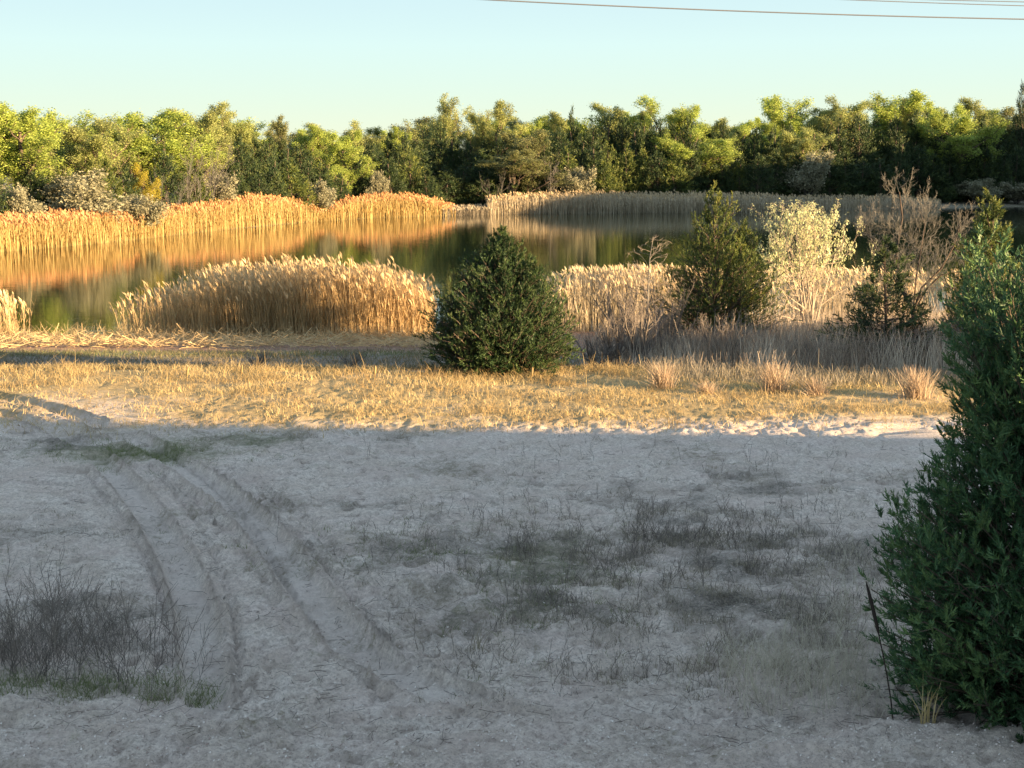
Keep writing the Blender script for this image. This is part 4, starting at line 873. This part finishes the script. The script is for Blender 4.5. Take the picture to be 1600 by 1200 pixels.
# scrub at the left
n = 560; px = 70+115*rng.randn(n); py = 1040+30*rng.randn(n); k = (px > -90) & (px < 310) & (py < 1092); px, py = px[k], py[k]; n = len(px); k = fbm(px*.02, py*.03, 2, 14) > rng.uniform(-.7, .4, n); X, Y = at_z(px[k], py[k], 0.)
g = weeds(rng, X, Y, rng.uniform(.18, .85, len(X))*np.interp(X, [-6, -4.5, -3.3], [1.1, 1, .75])*(1+.5*perlin(X*1.5, Y*1.5, 3)), 8, .004)
tag(g.build('dead_scrub', M['twig_grey']), 'dense patch of grey leafless scrub twigs at the left foreground edge', 'scrub', None, 'stuff')
px = rng.uniform(-60, 335, 170); py = 1082+13*rng.randn(170); k = py < 1105; px, py = px[k], py[k]; X, Y = at_z(px, py, .0)
g = tufts(rng, X, Y, 12, .10, .03, .17, .009, .7)
tag(g.build('green_grass', M['green']), 'fresh green grass along the foot of the grey scrub', 'grass', None, 'stuff')
Xa, Ya = pxarea(rng, 110, 200, 710, 90, 9); Xb, Yb = pxarea(rng, 30, 620, 860, 90, 18); Xc, Yc = pxarea(rng, 50, 860, 930, 70, 50); Xd, Yd = pxarea(rng, 60, 1250, 612, 170, 5); Xe, Ye = at_z([370, 372, 395, 640, 655, 240, 255], [857, 858, 892, 873, 876, 745, 822], 0.)
g = tufts(rng, np.concatenate([Xa, Xb, Xc, Xd, Xe]), np.concatenate([Ya, Yb, Yc, Yd, Ye]), 20, .10, .03, .10, .010, .8)
tag(g.build('green_sprouts', M['green']), 'small green sprouts scattered on the sand and in the wheel tracks', 'grass', None, 'stuff')

# loose bits on the sand
n = 3200; px = rng.uniform(-20, 1500, n); py = 690+500*rng.rand(n)**1.1; X, Y = at_z(px, py, 0.); X, Y = clump_gate(X, Y, -.1, .9, 95); n = len(X)
az = rng.rand(n)*2*np.pi; L = rng.uniform(.05, .28, n); B = np.stack([X, Y, gz(X, Y)+.012], -1); D = np.stack([np.cos(az), np.sin(az), .12*rng.rand(n)], -1)
P = np.stack([B, B+D*L[:, None]*.5+.01*rng.randn(n, 3), B+D*L[:, None]], 1); g = Geo(); g.tubes(P, np.full((n, 3), .0035), 3, rng.rand(n))
tag(g.build('twig_litter', M['twig_grey']), 'broken dead stems lying scattered on the shaded sand', 'litter', None, 'stuff')
def pebbles(rng, X, Y, s):
    n = len(X); C = np.stack([X, Y, gz(X, Y)+s*.2], -1); g = Geo()
    ax = rng.uniform(.7, 1.2, (n, 3))*s[:, None]*np.array([1, 1, .7]); o = np.array([[1, 0, 0], [0, 1, 0], [-1, 0, 0], [0, -1, 0], [.3, .3, 1], [-.3, -.3, 1]])
    a = rng.rand(n)*6.28; ca, sa = np.cos(a)[:, None], np.sin(a)[:, None]; V = o[None]*ax[:, None]; V = np.stack([V[..., 0]*ca-V[..., 1]*sa, V[..., 0]*sa+V[..., 1]*ca, V[..., 2]], -1)+C[:, None]
    b = np.arange(n)[:, None]*6; q = np.array([[0, 1, 5, 4], [1, 2, 5, 5], [2, 3, 5, 5], [3, 0, 4, 5], [0, 1, 4, 4]])[:4]
    g.add(V, (b[:, None]+np.array([[0, 1, 5, 4], [2, 3, 4, 5]])[None]).reshape(-1, 4), np.repeat(rng.rand(n), 6)); return g
M['pebble'] = plant_mat('sand_crumbs', [(0, (.34, .26, .22)), (.5, (.55, .47, .41)), (1, (.78, .72, .65))], 0, .9)
n = 9000; px = rng.uniform(-40, 1640, n); py = 720+500*rng.rand(n)**.6; X, Y = at_z(px, py, 0.1)
tag(pebbles(rng, X, Y, rng.uniform(.008, .022, n)).build('gravel', M['pebble']), 'crumbs of gravel and caked sand strewn over the foreground', 'gravel', None, 'stuff')

# single stalks
def stalk(name, px, py, H, label, lean=(.0, 0), r=.008, head=.0, hr=.02, mat='black_stalk', y=None):
    X, Y = at_z(px, py, gz1(*[float(v) for v in at_z(px, py, 0.)])); X = float(X); Y = float(Y)
    o = empty(name, (X, Y, gz1(X, Y)-.02)); t = np.linspace(0, 1, 7)
    P = np.stack([lean[0]*t**1.3, lean[1]*t, H*t], -1)[None]; g = Geo(); g.tubes(P, np.full((1, 7), r)*np.linspace(1, .7, 7), 5, .4); g.build('stem', M[mat], o)
    if head:
        t = np.linspace(1-head, 1, 9); P = np.stack([lean[0]*t**1.3, lean[1]*t, H*t], -1)[None]
        rad = hr*np.array([.4, 1, .9, 1.05, .9, 1, .85, .7, .2])[None]; g = Geo(); g.tubes(P, rad, 7, .2); g.build('seed_head', M[mat], o)
    tag(o, label, 'stalk'); return o
stalk('mullein_stalk', 1396, 1128, 1.62, 'tall dark dry stalk with a slim seed head leaning beside the big cedar', (-.36, 0), .009, .36, .021)
stalk('dry_stalk', 1276, 612, 1.2, 'thin reddish upright stalk in front of the brush below the cream tree', (.02, 0), .007, .5, .014, 'twig')
for px, lab in ((292, 'pale dry stalk at the back edge of the golden grass, left one'), (377, 'pale dry stalk at the back edge of the golden grass, right one'), (830, 'pale dry stalk just right of the juniper bush foot'), (585, 'short dry stalk left of the juniper bush')):
    stalk('dry_stalk', px, 594, .42, lab, (.04, 0), .012, .6, .035, 'straw')
for px, py, lab in ((405, 578, 'little leafless twig bush in the shaded hollow, nearer the left'), (552, 578, 'little leafless twig bush in the shaded hollow, nearer the juniper')):
    X, Y = at_z(px, py, -.3); place('twig_bush', tv[0], float(X), float(Y), .75, lab, 'shrub', None, 1., wm=.8)
for px, py, h, lab in ((1448, 1142, .62, 'yellowish long bladed grass tuft at the foot of the big cedar'), (745, 1010, .3, 'small lone twiggy weed on the pushed up sand')):
    X0, Y0 = [float(v) for v in at_z(px, py, .1)]; nn = 16; zg = gz1(X0, Y0); ld = np.stack([.25*rng.randn(nn)+.05, .15*rng.randn(nn), np.zeros(nn)], -1); H = h*rng.uniform(.5, 1.15, nn)
    t = np.linspace(0, 1, 5)[None, :, None]; P = np.stack([.04*rng.randn(nn), .04*rng.randn(nn), 0*H-.02], -1)[:, None]+t*np.stack([0*H, 0*H, H], -1)[:, None]+t**2*ld[:, None]*h
    az = rng.rand(nn)*np.pi; g = Geo(); g.ribbons(P, np.full((nn, 1), .016)*np.array([[1, 1, .8, .6, .1]]), np.stack([np.cos(az), .3*np.sin(az), 0*az], -1), rng.uniform(.4, 1, nn))
    o = g.build('grass_tuft', M['straw' if px > 1000 else 'greygrass']); o.location = (X0, Y0, zg); tag(o, lab, 'grass tuft')

# ------------------------------------------------------------------ overhead wires
def wire(p, q, dist, r, label):
    (xa, za), (xb, zb) = [tuple(float(v) for v in at_y(a[0], a[1], dist)) for a in (p, q)]
    s = np.linspace(-1.6, 1.6, 60); xm, zm = (xa+xb)/2, (za+zb)/2; hx_ = (xb-xa)/2
    xw = xm+hx_*s; zw = zm+(zb-za)/2*s+.10*(s**2-1)*(hx_/13)**2
    g = Geo(); g.tubes(np.stack([xw, np.full(60, dist), zw], -1)[None], np.full((1, 60), r), 6, .5)
    tag(g.build('power_line', M['wire']), label, 'wire')
wire((770, 0), (1600, 30), 75, .035, 'long grey overhead wire crossing the upper right of the sky, the lowest one')
wire((1335, 0), (1600, 9), 76, .024, 'overhead wire in the top right corner, middle of three')
wire((1400, -2), (1600, 3), 77, .024, 'overhead wire in the top right corner, topmost of three')
